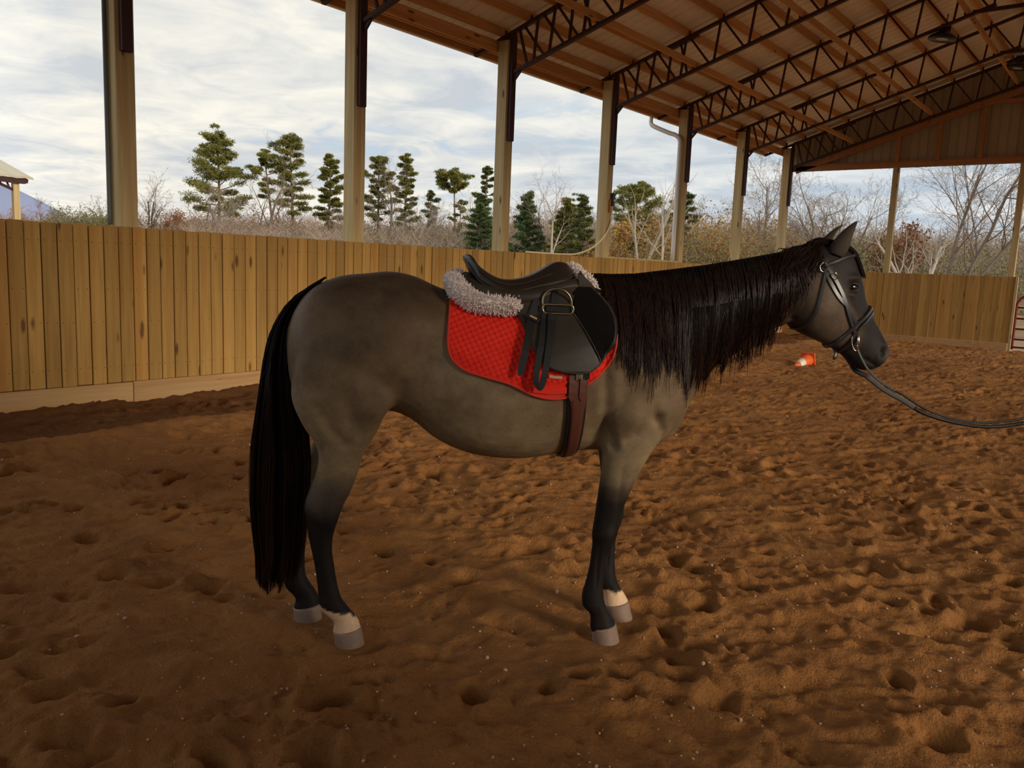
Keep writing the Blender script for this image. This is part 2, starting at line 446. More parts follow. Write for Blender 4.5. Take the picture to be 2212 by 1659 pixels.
# ------------------------------------------------------------------ posts
names = ['nearest', 'second', 'third', 'fourth', 'fifth', 'sixth', 'corner']
post_labels = ['square timber post nearest the left edge, dark pipe beside it', 'tall square timber post left of the first visible roof truss, pines behind it',
    'square timber post rising behind the saddle cantle', 'square timber post carrying the small black fixture and cream conduit',
    'square timber post with the cream downspout on its left side', 'slim far timber post just right of the downspout post',
    'far corner timber post where the plank wall meets the end wall']
PT = 4.96
pm = box_mesh('post', (-PW/2, -PW/2, -2.65), (PW/2, PW/2, 2.65), .006)
for i in range(7):
    xc = X0+i*SP+PW/2
    o = mesh_obj('timber_post', pm, None, M['post'] if not pm.materials else None, loc=(xc, DP+PW/2, PT-2.65))
    tag(o, post_labels[i], 'post', 'timber posts of the plank wall')

# ------------------------------------------------------------------ trusses
ZT = lambda y: 5.09+.3215*(8.29-y) if y >= RIDGE_Y else 5.09+.3215*(8.29-(2*RIDGE_Y-y))
ZB = lambda y: 4.49+.317*(8.28-y) if y >= RIDGE_Y else 4.49+.317*(8.28-(2*RIDGE_Y-y))
PURL = [8.95, 8.53, 8.04, 7.555, 6.95, 6.345, 5.75, 5.16, 4.575, 3.985, 3.40, 2.84, 2.33]
BRACE = [6.74, 4.96, 3.22]
webs = [(8.204, 8.035), (8.112, 7.714), (7.856, 7.92), (7.758, 7.353), (7.548, 7.633), (7.5, 7.11), (7.223, 7.273), (7.069, 6.901), (6.956, 7.032), (6.901, 6.502)]
t = 6.343
while t > 2.6:
    webs += [(t, t+.083), (t-.045, t-.445)]; t -= .598
def part_copy(o, parent):
    c = o.copy(); C.objects.link(c); c.parent = parent; return c
truss_label = ['nearest steel roof truss above the first post, mostly out of frame', 'steel roof truss on the second post, cut by the top edge', 'steel roof truss on the post behind the saddle cantle',
    'steel roof truss on the post with the black fixture', 'steel roof truss on the post with the cream downspout, round lamp hanging from it', 'second to last steel roof truss before the end wall', 'last steel roof truss, against the end wall gable']
def truss_proto(i):
    T = thing('roof_truss', truss_label[i], 'truss', (X0+i*SP+PW/2, 0, 0), group='dark red steel roof trusses')
    st = M['steel']
    yr = RIDGE_Y
    bar('top_chord', (0, 9.09, ZT(9.09)), (0, yr, ZT(yr)), .07, .05, st, T)
    bar('top_chord', (0, 2*yr-9.09, ZT(2*yr-9.09)), (0, yr, ZT(yr)), .07, .05, st, T)
    bar('bottom_chord', (0, 8.335, ZB(8.335)), (0, yr+.6, ZB(yr+.6)), .07, .05, st, T)
    bar('bottom_chord', (0, 2*yr-8.335, ZB(8.335)), (0, yr-.6, ZB(yr+.6)), .07, .05, st, T)
    bar('collar_tie', (0, 3.15, ZB(3.05)), (0, 2*yr-3.15, ZB(3.05)+.01), .05, .06, st, T)
    bar('chord_plate', (0, 7.25, ZT(7.25)-.035), (0, 6.75, ZT(6.75)-.035), .075, .06, st, T)
    for a, b in webs:
        bar('web_strut', (0, a, ZT(a)), (0, b, ZB(b)), .032, .036, st, T, upv=(1, 0, 0))
    box('steel_leg', (-.055, DP-.06, 3.46), (.055, DP-.001, ZT(DP)-.02), st, T, .004)
    bar('knee_strut', (0, 8.295, 4.36), (0, 8.165, 4.50), .045, .03, st, T, upv=(1, 0, 0))
    box('cap_plate', (-.075, DP-.05, 4.962), (.075, DP+.20, 4.985), st, T, .003)
    for y in PURL:
        box('purlin_clip', (.03, y-.035, ZT(y)+.02), (.065, y+.035, ZT(y)+.13), st, T)
    for y in BRACE:
        box('brace_clip', (-.06, y+.022, ZB(y)+.01), (-.0, y+.05, ZB(y)+.11), st, T)
    return T
t0 = truss_proto(1); proto_kids = list(t0.children)
for i in (0, 2, 3, 4, 5, 6):
    T = thing('roof_truss', truss_label[i], 'truss', (X0+i*SP+PW/2, 0, 0), group='dark red steel roof trusses')
    for ch in proto_kids: part_copy(ch, T)

# ------------------------------------------------------------------ roof: ribbed skin, purlins, long braces, eave
ce = empty_struct('ceiling')
XA, XB = -3.2, XE+.55
Zr = lambda y: ZT(y)+.025+.14
yo = 9.16
prof = []                                          # ribs run down the slope, every 0.23 m
def roof_panel(x0, x1, side):
    g_ = Geo(); xs = []; n = 4; w = (x1-x0)/n
    for k in range(n):
        a = x0+k*w; xs += [(a, 0), (a+.155, 0), (a+.170, .02), (a+.20, .02), (a+.215, 0)]
    xs.append((x1, 0))
    rows = [yo, 6.5, 4.2, RIDGE_Y]
    V = []
    for y in rows:
        yy = y if side > 0 else 2*RIDGE_Y-y
        for (xx, h) in xs: V.append((xx, yy, Zr(y)+h))
    m = len(xs)
    F = [(r*m+c, r*m+c+1, (r+1)*m+c+1, (r+1)*m+c) for r in range(len(rows)-1) for c in range(m-1)]
    g_.add(V, F); return g_.obj('roof_panel', M['roofskin'], ce)
npan = 28; pwid = (XB-XA)/npan
for s_ in (1, -1):
    for k in range(npan): roof_panel(XA+k*pwid, XA+(k+1)*pwid, s_)
for y in PURL:
    for s_ in (1, -1):
        if s_ < 0 and y > 8.8: pass
        for a in range(-2, 6):
            xa, xb = X0+PW/2+a*SP, X0+PW/2+(a+1)*SP
            xa, xb = max(xa, XA), min(xb, XB-.12)
            yy = y if s_ > 0 else 2*RIDGE_Y-y
            o = box('purlin', (xa+.002, yy-.019, ZT(y)+.027), (xb-.002, yy+.019, ZT(y)+.163), M['lumber'], ce)
for y in BRACE:
    for a in range(-2, 6):
        xa, xb = X0+PW/2+a*SP, X0+PW/2+(a+1)*SP
        o = box('long_brace', (max(xa, XA)+.001, y-.02, ZB(y)+.027), (xb+(.13 if a == 5 else 0)-.001, y+.02, ZB(y)+.125), M['lumber'], ce)
tr1 = empty_struct('trim_1')
for a in range(-2, 6):
    xa, xb = max(X0+PW/2+a*SP, XA), X0+PW/2+(a+1)*SP
    if a == 5: xb = XB-.45
    box('fascia_board', (xa+.002, 9.10, 4.855), (xb-.002, 9.14, 5.02), M['lumber'], tr1, .003)
    box('eave_board', (xa+.002, 8.36+PW+.02, 4.80), (xb-.002, 8.40+PW+.02, 4.98), M['lumber'], tr1, .003)
gt = Geo(); prof = [(9.15, 5.01), (9.15, 4.875), (9.17, 4.86), (9.23, 4.865), (9.26, 4.92), (9.26, 5.01), (9.255, 5.01), (9.25, 4.925), (9.225, 4.875), (9.172, 4.872), (9.158, 4.885), (9.158, 5.01)]
V = [(xx, a, b) for xx in (XA, XB-.4) for a, b in prof]; m = len(prof)
gt.add(V, [(j, (j+1) % m, m+(j+1) % m, m+j) for j in range(m)])
struct(gt.obj('trim_2', M['gutter'], None, fix=True))

# ------------------------------------------------------------------ end wall with its gable
wb = empty_struct('wall_back')
GY = 2.80                                         # the gate opening starts here
n = int((D-GY)/BW)+1
ebm = box_mesh('board', (-BT/2, -BW/2+.003, -(HT-.18)/2), (BT/2, BW/2-.003, (HT-.18)/2), .004)
ebm.materials.append(M['board'])
for i in range(n):
    y = GY+BW*(i+.5)
    if y > D-.01: break
    o = mesh_obj('board', ebm, wb, None); o.location = (XE+BT/2+rnd.uniform(-.004, .004), y, (HT+.18)/2+rnd.uniform(-.004, .004))
    o.rotation_euler = (0, 0, 0)
for i in range(int((-.95-Y_R)/BW)):
    o = mesh_obj('board', ebm, wb, None); o.location = (XE+BT/2, -.95-BW*(i+.5), (HT+.18)/2)
for a, b in ((Y_R, -.95), (GY, 5.2), (5.2, D-.05)):
    box('kick_board', (XE-.042, a+.003, -.08), (XE-.002, b-.003, .19), M['kick'], wb, .006)
box('corner_trim', (XE-.02, GY-.06, 0), (XE+.06, GY-.005, HT+.01), M['post'], wb, .004)
for z in (.95, 1.62): box('rail', (XE+BT+.004, GY, z), (XE+BT+.042, D, z+.14), M['lumber_y'], wb)
for y_, lab in ((5.635, 'slim timber post dividing the end wall opening'), (2.848, 'timber post at the right end of the end wall beside the gate')):
    o = mesh_obj('timber_post', box_mesh('timber_post', (-.07, -.07, -2.4), (.07, .07, 2.4), .005), None, M['post'], loc=(XE+.12, y_+.07, 2.1))
    tag(o, lab, 'post')
wg = empty_struct('wall_gable')
box('header_beam', (XE-.0, Y_R, 4.40), (XE+.04, D+.04, 4.52), M['lumber_y'], wg, .003)
box('header_beam', (XE+.045, Y_R, 4.43), (XE+.185, D+.04, 4.565), M['lumber_y'], wg, .003)
for y_ in (5.70, 4.77, 3.84, 2.91, 1.98, 1.05, .12, -.9):
    box('stud', (XE-.0, y_-.045, 4.525), (XE+.09, y_+.045, max(4.6, ZB(y_)-.17)), M['lumber_z'], wg, .003)
bar('rake_board', (XE+.02, 8.25, ZB(8.25)-.10), (XE+.02, RIDGE_Y, ZB(RIDGE_Y)-.10), .04, .14, M['lumber_y'], wg)
box('blocking', (XE+.002, 2.3, 5.76), (XE+.085, 4.45, 5.86), M['lumber_y'], wg, .003)
for k in range(18):
    ya = D+.15-k*.86; yb = ya-.86
    g_ = Geo(); ys = []
    for q in range(4): a = ya-q*.215; ys += [(a, 0), (a-.15, 0), (a-.163, .018), (a-.19, .018), (a-.203, 0)]
    ys.append((yb, 0)); V = []
    for (yy, h) in ys: V += [(XE+.20+h, yy, 4.40), (XE+.20+h, yy, max(4.41, min(Zr(yy) if yy > RIDGE_Y else Zr(2*RIDGE_Y-yy), 9)-.01))]
    g_.add(V, [(2*j, 2*j+1, 2*j+3, 2*j+2) for j in range(len(ys)-1)])
    g_.obj('siding_panel', M['siding'], wg)
    if yb < Y_R: break
# the unseen right side: posts, and siding added to shade horse and near sand
wr = empty_struct('wall_right_unseen')
for a in range(-2, 7): box('post', (X0+a*SP, Y_R-PW, 0), (X0+a*SP+PW, Y_R, PT), M['post'], wr)

for k in range(8): box('siding_panel', (-3.05+k*.63, Y_R-.06, -.1), (-2.425+k*.63, Y_R-.02, 4.9), M['siding'], wr)
# unseen near end, added to dim the foreground, open in the middle
wn_ = empty_struct('wall_near_added')
for k in range(16):
    ya = D+.3-k*.86; yb = ya-.86
    if yb < Y_R-.3: break
    box('siding_panel', (-3.10, yb+.002, -.1), (-3.06, ya-.002, HT), M['siding'], wn_)
    box('siding_panel', (-3.10, yb+.002, 4.4), (-3.06, ya-.002, max(Zr(yb) if yb > RIDGE_Y else Zr(2*RIDGE_Y-yb), 5)-.3), M['siding'], wn_)

pr_ = np.random.default_rng(91); g_ = Geo()
ico = bmesh.new(); bmesh.ops.create_icosphere(ico, subdivisions=1, radius=1); iv = np.array([v.co[:] for v in ico.verts]); if_ = [tuple(v.index for v in f.verts) for f in ico.faces]; ico.free()
for _ in range(1500):
    q = pr_.random(); a = math.radians(pr_.uniform(2, 74)); dd = 1.6+9*q**1.6; x, y = math.cos(a)*dd, math.sin(a)*dd
    if y > 6.6: continue
    r_ = pr_.uniform(.0022, .0055)*(1 if pr_.random() < .93 else 2.0); sc3 = pr_.uniform(.7, 1.3, 3)
    g_.add(iv*r_*sc3+np.array((x, y, floor_z(x, y)+r_*.3)), if_)
M['pebble'] = plain('pale grit', (.56, .38, .24), .9, 0, .2, .3, 30)
g_.obj('pebbles', M['pebble'])['kind'] = 'stuff'
# ------------------------------------------------------------------ the horse
def coat_material():
    m, g, b = new_mat('horse coat')
    at = g.node('ShaderNodeAttribute', attribute_name='coat').outputs['Color']
    oc = g.node('ShaderNodeTexCoord').outputs['Object']
    n1 = g.noise(oc, 5, 4, .6); n2 = g.noise(g.mapping(oc, scale=(150, 150, 420)), 1, 3, .6); n3 = g.noise(oc, 16, 4, .65)
    f = g.math('ADD', g.math('MULTIPLY', n1, .40), g.math('ADD', g.math('MULTIPLY', n2, .30), g.math('MULTIPLY', n3, .34)))
    f = g.mapr(f, .32, .72, .48, 1.5)
    g.put(b.inputs['Base Color'], g.mix(1.0, at, g.comb(f, f, f), 'MULTIPLY'))
    b.inputs['Roughness'].default_value = .55; b.inputs['Specular IOR Level'].default_value = .13
    b.inputs['Sheen Weight'].default_value = 0
    bn = g.node('ShaderNodeBump'); bn.inputs['Strength'].default_value = .25; bn.inputs['Distance'].default_value = .004
    g.put(bn.inputs['Height'], n2); g.put(b.inputs['Normal'], bn.outputs[0])
    return m
def hair_material(name, c0, c1, rough=.38):
    m, g, b = new_mat(name)
    at = g.node('ShaderNodeAttribute', attribute_name='tip').outputs['Fac']
    oc = g.node('ShaderNodeTexCoord').outputs['Object']
    n = g.noise(g.mapping(oc, scale=(90, 90, 3)), 1, 2)
    g.put(b.inputs['Base Color'], g.mix(g.math('MULTIPLY', at, g.mapr(n, .3, .7, .3, 1.2)), (*c0, 1), (*c1, 1)))
    b.inputs['Roughness'].default_value = rough; b.inputs['Specular IOR Level'].default_value = .12
    return m
M['coat'] = coat_material()
M['mane'] = hair_material('black mane hair', (.0055, .004, .0035), (.034, .014, .008))
M['tailhair'] = hair_material('black tail hair', (.007, .005, .0045), (.040, .017, .010))
M['hoof'] = plain('grey brown hoof horn', (.27, .18, .13), .55, 0, .4, .25, 30, .2, 80)
M['eye'] = plain('dark glossy eye', (.006, .004, .003), .14, 0, .6)

horse = thing('horse', 'grullo brown horse with black mane and tail standing saddled in profile, facing right', 'horse', (HO[0], HO[1], 0), HEAD)

def loft(stations, nseg=28, sub=5):
    """stations: (A, B, yc, w, ea, eb): A lower/rear point, B upper/front point in (s,z); half width w.
    ea, eb: fullness of the section towards A and B. Rings are resampled with a smooth curve and capped."""
    P = np.array([[a[0], a[1], b[0], b[1], yc, w, ea, eb] for (a, b, yc, w, ea, eb) in stations], float)
    Q = smooth_path(P, (len(P)-1)*sub+1); Q[:, 5] = np.maximum(Q[:, 5], .004)
    ang = np.linspace(0, 2*np.pi, nseg, endpoint=False); V = []
    for a0, a1, b0, b1, yc, w, ea, eb in Q:
        A = np.array([a0, a1]); B = np.array([b0, b1]); c = (A+B)/2; h = (B-A)/2
        for t in ang:
            u = math.cos(t); e = eb if u > 0 else ea
            y = math.copysign(abs(math.sin(t))**(2/e) if e > 2 else abs(math.sin(t))**(2/e), math.sin(t))
            p = c+h*u; V.append((p[0], yc+w*y, p[1]))
    V = np.array(V); m = len(Q)
    F = [(i*nseg+j, i*nseg+(j+1) % nseg, (i+1)*nseg+(j+1) % nseg, (i+1)*nseg+j) for i in range(m-1) for j in range(nseg)]
    caps = []
    for r in (0, m-1):
        V = np.vstack([V, V[r*nseg:(r+1)*nseg].mean(0)]); c = len(V)-1
        for j in range(nseg):
            q = (r*nseg+j, r*nseg+(j+1) % nseg, c); caps.append(q if r else q[::-1])
    return V, F+caps
torso = [(s, a, b, w, ea, eb) for s, a, b, w, ea, eb in [
    (-.762, 1.10, 1.22, .03, 2, 2), (-.735, .99, 1.305, .125, 2, 2), (-.69, .92, 1.370, .19, 2, 2), (-.64, .88, 1.412, .225, 2, 2.1), (-.56, .88, 1.445, .258, 2, 2.1),
    (-.46, .90, 1.459, .278, 2.1, 2.1), (-.37, .925, 1.469, .285, 2.2, 2.0), (-.28, .895, 1.455, .283, 2.3, 1.9), (-.19, .825, 1.418, .285, 2.3, 1.9), (-.10, .779, 1.390, .298, 2.3, 1.9),
    (0, .752, 1.374, .310, 2.3, 1.9), (.115, .742, 1.380, .312, 2.3, 1.8), (.21, .746, 1.403, .302, 2.2, 1.65), (.33, .765, 1.452, .285, 2.1, 1.45), (.42, .776, 1.482, .265, 2.1, 1.35),
    (.50, .778, 1.486, .248, 2.1, 1.3), (.58, .782, 1.46, .235, 2.1, 1.4), (.66, .79, 1.39, .222, 2.1, 1.6), (.74, .812, 1.28, .19, 2.1, 1.8), (.80, .86, 1.18, .14, 2, 2), (.842, .95, 1.08, .05, 2, 2)]]
shells = [loft([((s, a), (s, b), 0, w, ea, eb) for s, a, b, w, ea, eb in torso], 40)]
neck = [((.78, .84), (.40, 1.40), .225, 2, 1.6), ((.805, .865), (.50, 1.475), .205, 2, 1.5), ((.872, 1.01), (.62, 1.492), .165, 2, 1.45), ((.93, 1.108), (.76, 1.512), .130, 2, 1.45), ((1.0, 1.163), (.90, 1.536), .112, 2.1, 1.5),
        ((1.083, 1.228), (1.05, 1.566), .100, 2.1, 1.5), ((1.165, 1.285), (1.18, 1.594), .094, 2.1, 1.6), ((1.235, 1.312), (1.285, 1.618), .092, 2.1, 1.8), ((1.30, 1.36), (1.37, 1.64), .085, 2.1, 2)]
shells.append(loft([(a, b, 0, w, ea, eb) for a, b, w, ea, eb in neck], 32))
head = [((1.27, 1.60), (1.345, 1.648), .045, 2, 2), ((1.235, 1.50), (1.425, 1.650), .082, 2, 2.2), ((1.232, 1.405), (1.492, 1.622), .102, 2.2, 2.4), ((1.250, 1.325), (1.530, 1.550), .108, 2.3, 2.5), ((1.300, 1.286), (1.556, 1.485), .106, 2.3, 2.3),
        ((1.370, 1.258), (1.574, 1.432), .094, 2.2, 2.1), ((1.430, 1.233), (1.600, 1.388), .078, 2.2, 2.0), ((1.478, 1.210), (1.628, 1.340), .066, 2.2, 2.0), ((1.512, 1.186), (1.656, 1.304), .060, 2.2, 2.0),
        ((1.540, 1.158), (1.681, 1.265), .060, 2.2, 2.2), ((1.575, 1.138), (1.698, 1.226), .061, 2.3, 2.4), ((1.612, 1.134), (1.692, 1.192), .052, 2.2, 2.4), ((1.640, 1.141), (1.676, 1.166), .026, 2, 2)]
shells.append(loft([(a, b, 0, w, ea, eb) for a, b, w, ea, eb in head], 32))
hind = [((-.69, 1.22), (-.30, 1.22), .14, .10, 2, 2), ((-.715, 1.10), (-.305, 1.10), .158, .115, 2, 2), ((-.722, .99), (-.325, 1.0), .165, .118, 2, 2), ((-.682, .89), (-.375, .93), .165, .104, 2, 2), ((-.636, .815), (-.405, .862), .157, .082, 2, 2.2),
        ((-.624, .757), (-.452, .775), .148, .064, 2, 2.2), ((-.636, .69), (-.476, .695), .141, .053, 1.9, 2.2), ((-.661, .625), (-.502, .62), .136, .046, 1.8, 2.3), ((-.678, .567), (-.528, .568), .133, .044, 1.9, 2.3), ((-.671, .51), (-.549, .505), .132, .041, 2, 2.2),
        ((-.664, .45), (-.566, .445), .131, .034, 2, 2), ((-.652, .39), (-.570, .39), .130, .030, 2, 2), ((-.640, .33), (-.562, .33), .130, .029, 2, 2), ((-.629, .255), (-.549, .25), .130, .030, 2, 2), ((-.622, .19), (-.532, .19), .130, .036, 2, 2),
        ((-.612, .142), (-.505, .152), .130, .038, 2, 2), ((-.576, .108), (-.480, .122), .130, .033, 2, 2), ((-.560, .085), (-.463, .095), .130, .035, 2, 2), ((-.566, .058), (-.457, .070), .130, .042, 2, 2), ((-.560, .035), (-.450, .045), .130, .040, 2, 2)]
fore = [((.44, 1.26), (.70, 1.30), .12, .085, 2, 2), ((.43, 1.12), (.79, 1.15), .142, .098, 2, 2), ((.435, .985), (.80, 1.0), .150, .100, 2, 2), ((.455, .875), (.735, .885), .150, .090, 2, 2), ((.473, .785), (.672, .80), .145, .074, 2, 2),
        ((.474, .71), (.632, .72), .140, .061, 2, 2), ((.468, .63), (.600, .64), .136, .051, 2, 2), ((.462, .56), (.573, .56), .133, .044, 2, 2.2), ((.457, .50), (.562, .50), .131, .042, 2, 2.4), ((.453, .455), (.558, .46), .130, .044, 2, 2.4),
        ((.457, .42), (.545, .42), .130, .038, 2, 2.2), ((.454, .37), (.523, .37), .130, .031, 2, 2), ((.448, .31), (.514, .31), .130, .029, 2, 2), ((.438, .26), (.512, .25), .130, .030, 2, 2), ((.425, .20), (.516, .20), .130, .036, 2, 2),
        ((.432, .152), (.527, .158), .130, .037, 2, 2), ((.460, .125), (.546, .125), .130, .032, 2, 2), ((.466, .095), (.562, .10), .130, .035, 2, 2), ((.466, .065), (.573, .078), .130, .042, 2, 2), ((.474, .04), (.582, .05), .130, .040, 2, 2)]
def shift(z, tab):
    zs = [a for a, _ in tab][::-1]; ds = [b for _, b in tab][::-1]
    return float(np.interp(z, zs, ds))
far_h = [(1.0, 0), (.85, -.02), (.75, -.06), (.57, -.112), (.38, -.135), (.2, -.17), (0, -.195)]
far_f = [(.95, 0), (.8, .03), (.58, .082), (.46, .086), (.30, .103), (0, .112)]
def leg(st, side, tab):
    out = []
    for a, b, yc, w, ea, eb in st:
        if tab: a = (a[0]+shift(a[1], tab), a[1]); b = (b[0]+shift(b[1], tab), b[1])
        y = yc if side < 0 else yc-.03*(1-min(1, a[1]/.5))
        out.append((a, b, side*y, w, ea, eb))
    return out
shells += [loft(leg(hind, -1, None), 24), loft(leg(hind, 1, far_h), 24), loft(leg(fore, -1, None), 24), loft(leg(fore, 1, far_f), 24)]
# tail dock
shells.append(loft([((-.60, 1.36), (-.59, 1.435), 0, .05, 2, 2), ((-.68, 1.33), (-.655, 1.405), 0, .036, 2, 2), ((-.74, 1.27), (-.715, 1.345), 0, .03, 2, 2), ((-.785, 1.18), (-.755, 1.23), 0, .022, 2, 2), ((-.79, 1.10), (-.775, 1.12), 0, .012, 2, 2)], 16))
V = []; F = []; n0 = 0
for v, f in shells:
    V.append(v); F += [tuple(i+n0 for i in q) for q in f]; n0 += len(v)
raw = py_mesh('raw', np.vstack(V), F)
bm = bmesh.new(); bm.from_mesh(raw)
bmesh.ops.recalc_face_normals(bm, faces=bm.faces); bm.to_mesh(raw); bm.free()
tmp = bpy.data.objects.new('tmp', raw); C.objects.link(tmp)
md = tmp.modifiers.new('r', 'REMESH'); md.mode = 'VOXEL'; md.voxel_size = .0088
ms = tmp.modifiers.new('s', 'SMOOTH'); ms.factor = .5; ms.iterations = 7
dg = bpy.context.evaluated_depsgraph_get(); dg.update()
body_me = bpy.data.meshes.new_from_object(tmp.evaluated_get(dg)); body_me.name = 'body'
bpy.data.objects.remove(tmp); bpy.data.meshes.remove(raw)

nv = len(body_me.vertices)
co = np.empty(nv*3, np.float32); body_me.vertices.foreach_get('co', co); co = co.reshape(-1, 3)
no = np.empty(nv*3, np.float32); body_me.vertices.foreach_get('normal', no); no = no.reshape(-1, 3)
s_, y_, z_ = co.T
def blob(cs, cz, rs, rz, amp, ang=0, ymin=.03, ymax=9, side=0):
    ds, dz = s_-cs, z_-cz; c, k = math.cos(ang), math.sin(ang)
    u = (ds*c+dz*k)/rs; v = (-ds*k+dz*c)/rz
    wgt = np.exp(-(u*u+v*v)); ay = np.abs(y_)
    wgt = wgt*(ay > ymin)*(ay < ymax)*np.abs(no[:, 1])
    if side: wgt = wgt*(np.sign(y_) == side)
    return amp*wgt
def crease(pts, width, amp, ymin=.05):
    """a furrow (or ridge) along a polyline on both flanks"""
    P = smooth_path(pts, 40); d2 = np.full(len(co), 9.0)
    for p in P: d2 = np.minimum(d2, (s_-p[0])**2+(z_-p[1])**2)
    return amp*np.exp(-d2/width**2)*(np.abs(y_) > ymin)*np.abs(no[:, 1])
dsp = np.zeros(nv)
dsp += blob(-.30, 1.33, .06, .05, .012) + blob(-.24, 1.14, .07, .11, -.016, -.3) + blob(-.40, .96, .07, .06, .012) + blob(-.55, 1.15, .14, .12, .008) + blob(-.66, 1.10, .05, .10, .006)
dsp += blob(.54, .97, .085, .075, .018) + blob(.62, 1.14, .10, .11, .010, .5) + blob(.73, 1.0, .05, .07, .008) + blob(.45, .86, .035, .06, -.014)
dsp += crease([(.44, 1.20), (.455, 1.02), (.47, .90), (.50, .83)], .022, -.014) + crease([(.66, .95), (.70, .87), (.69, .80)], .018, -.012) + crease([(.58, .90), (.64, 1.0), (.66, 1.10)], .025, -.006)
dsp += crease([(-.31, 1.05), (-.33, .98), (-.355, .93)], .025, -.010) + crease([(-.52, 1.03), (-.49, .94), (-.46, .88)], .03, -.007) + crease([(-.62, .97), (-.56, .88), (-.52, .83)], .022, -.008)
dsp += crease([(-.60, .80), (-.60, .72), (-.625, .64)], .014, -.006, .1)
# head: jaw disc, eye socket, cheek bone, nostril, mouth
dsp += blob(1.325, 1.385, .075, .070, .012) + blob(1.478, 1.515, .035, .015, .009) + blob(1.50, 1.40, .09, .014, .006, -.95) + crease([(1.25, 1.30), (1.235, 1.38), (1.25, 1.48)], .016, -.010)
dsp += blob(1.475, 1.478, .022, .016, -.012) + blob(1.47, 1.447, .03, .010, .005)
dsp += crease([(1.635, 1.152), (1.60, 1.172), (1.575, 1.185)], .006, -.007, .02) + blob(1.655, 1.215, .015, .020, -.016, -.3, .02) + blob(1.662, 1.24, .022, .012, .006, -.6, .02) + blob(1.636, 1.20, .012, .03, .005, -.3, .02)
# hocks, knees, tendons
for tab, side, zk in ((None, -1, 0), (far_h, 1, 0)):
    sh = (lambda z: 0) if tab is None else (lambda z: shift(z, tab))
    dsp += blob(-.655+sh(.575), .575, .02, .03, .006, side=side) + blob(-.60+sh(.56), .56, .02, .04, -.004, side=side) + blob(-.575+sh(.50), .50, .02, .03, .004, side=side)
    dsp += blob(-.618+sh(.35), .35, .008, .10, -.005, side=side) + blob(-.612+sh(.17), .17, .03, .02, .003, side=side)
for tab, side in ((None, -1), (far_f, 1)):
    sh = (lambda z: 0) if tab is None else (lambda z: shift(z, tab))
    dsp += blob(.51+sh(.46), .46, .03, .03, .004, side=side) + blob(.478+sh(.33), .33, .007, .09, -.005, side=side) + blob(.545+sh(.66), .66, .012, .09, -.005, side=side)
dsp += blob(-.63, 1.22, .10, .05, .007, -.9) + crease([(-.73, 1.12), (-.69, 1.0), (-.64, .90), (-.60, .82)], .016, -.006) + crease([(-.44, 1.33), (-.42, 1.22), (-.38, 1.10), (-.37, 1.0)], .04, -.006)
dsp += crease([(.40, 1.30), (.50, 1.22), (.60, 1.10), (.68, .98)], .03, .006) + crease([(.55, .86), (.62, .90), (.66, .96)], .02, -.008) + blob(.47, 1.02, .05, .10, .007, .2)
dsp += crease([(-.25, .98), (-.12, .93), (.05, .90), (.2, .90)], .05, -.004)
dsp *= 1.45
co = co+no*dsp[:, None]
s_, y_, z_ = co.T
body_me.vertices.foreach_set('co', co.astype(np.float32).ravel()); body_me.update()

# coat pattern: brown-grey body, dark topline, black points, dark mask, white pasterns
def nz(f, k): return vnoise(s_*f+7, z_*f+3*np.sign(y_), k)
tan = np.array([.275, .198, .110]); brown = np.array([.155, .099, .055]); dark = np.array([.064, .042, .026]); black = np.array([.016, .012, .010])
face = np.array([.017, .012, .010]); cheek = np.array([.092, .063, .043]); white = np.array([.74, .50, .30])
def lay(col, c, wgt): return col*(1-wgt[:, None])+c*wgt[:, None]
col = np.tile(brown, (nv, 1))
pat = nz(4, 71)*.5+nz(9, 72)*.3+nz(20, 73)*.2
col = lay(col, tan, sstep(.98+.3*(pat-.5)-.10*(s_ > .3)-z_*.78, .0, .34)*.95)                    # lighter towards belly and flank
col = lay(col, tan, .55*np.exp(-(((s_+.12)/.13)**2+((z_-1.14)/.12)**2)))
col = lay(col, dark, sstep(z_+.10*(pat-.5), 1.27, 1.42)*(s_ < .55)*.9)
col = lay(col, dark, .65*np.exp(-(((s_+.52)/.14)**2+((z_-1.20)/.11)**2))*sstep(pat, .35, .7)+.35*np.exp(-(((s_-.52)/.07)**2+((z_-.93)/.06)**2)))
isleg = (z_ < .80)
hl = sstep(-(z_+.06*(pat-.5)), -.74, -.60)*(s_ < -.2)
col = lay(col, np.array([.085, .062, .046]), hl); col = lay(col, black, sstep(-(z_+.05*(pat-.5)), -.60, -.50)*(s_ < -.2))
col = lay(col, black, sstep(-(z_+.10*(pat-.5)-.25*np.clip(s_-.55, 0, 1)), -.78, -.62)*(s_ > .3)*(s_ < .95))
col = lay(col, dark, ((y_ > 0) & (z_ < .9) & (z_ > .55))*.6)  # far side of legs and belly set darker than the near side
nk = sstep(s_, .70, 1.0)*sstep(z_, .95, 1.25)
col = lay(col, dark, nk*.8); col = lay(col, np.array([.040, .027, .019]), sstep(s_, 1.0, 1.12)*.8)
hd_ = sstep(s_+.35*(z_-1.45), 1.25, 1.31)*(z_ > 1.05)
col = lay(col, cheek, hd_)
col = lay(col, face, hd_*sstep(s_+.72*(z_-1.45)+.05*(pat-.5), 1.395, 1.47))
col = lay(col, black, hd_*sstep(s_*.6-z_*.8, -.16, -.03))
col = lay(col, np.array([.10, .085, .078]), np.exp(-(((s_-1.685)/.02)**2+((z_-1.195)/.035)**2))*.6)
col = lay(col, np.array([.50, .42, .36]), (np.exp(-(((s_-1.672)/.012)**2+((z_-1.285)/.022)**2))*(np.abs(y_) < .022))*.9)
def on(side, s0, s1): return (np.sign(y_) == side) & (s_ > s0) & (s_ < s1)
jag = .02*(nz(60, 81)-.5)
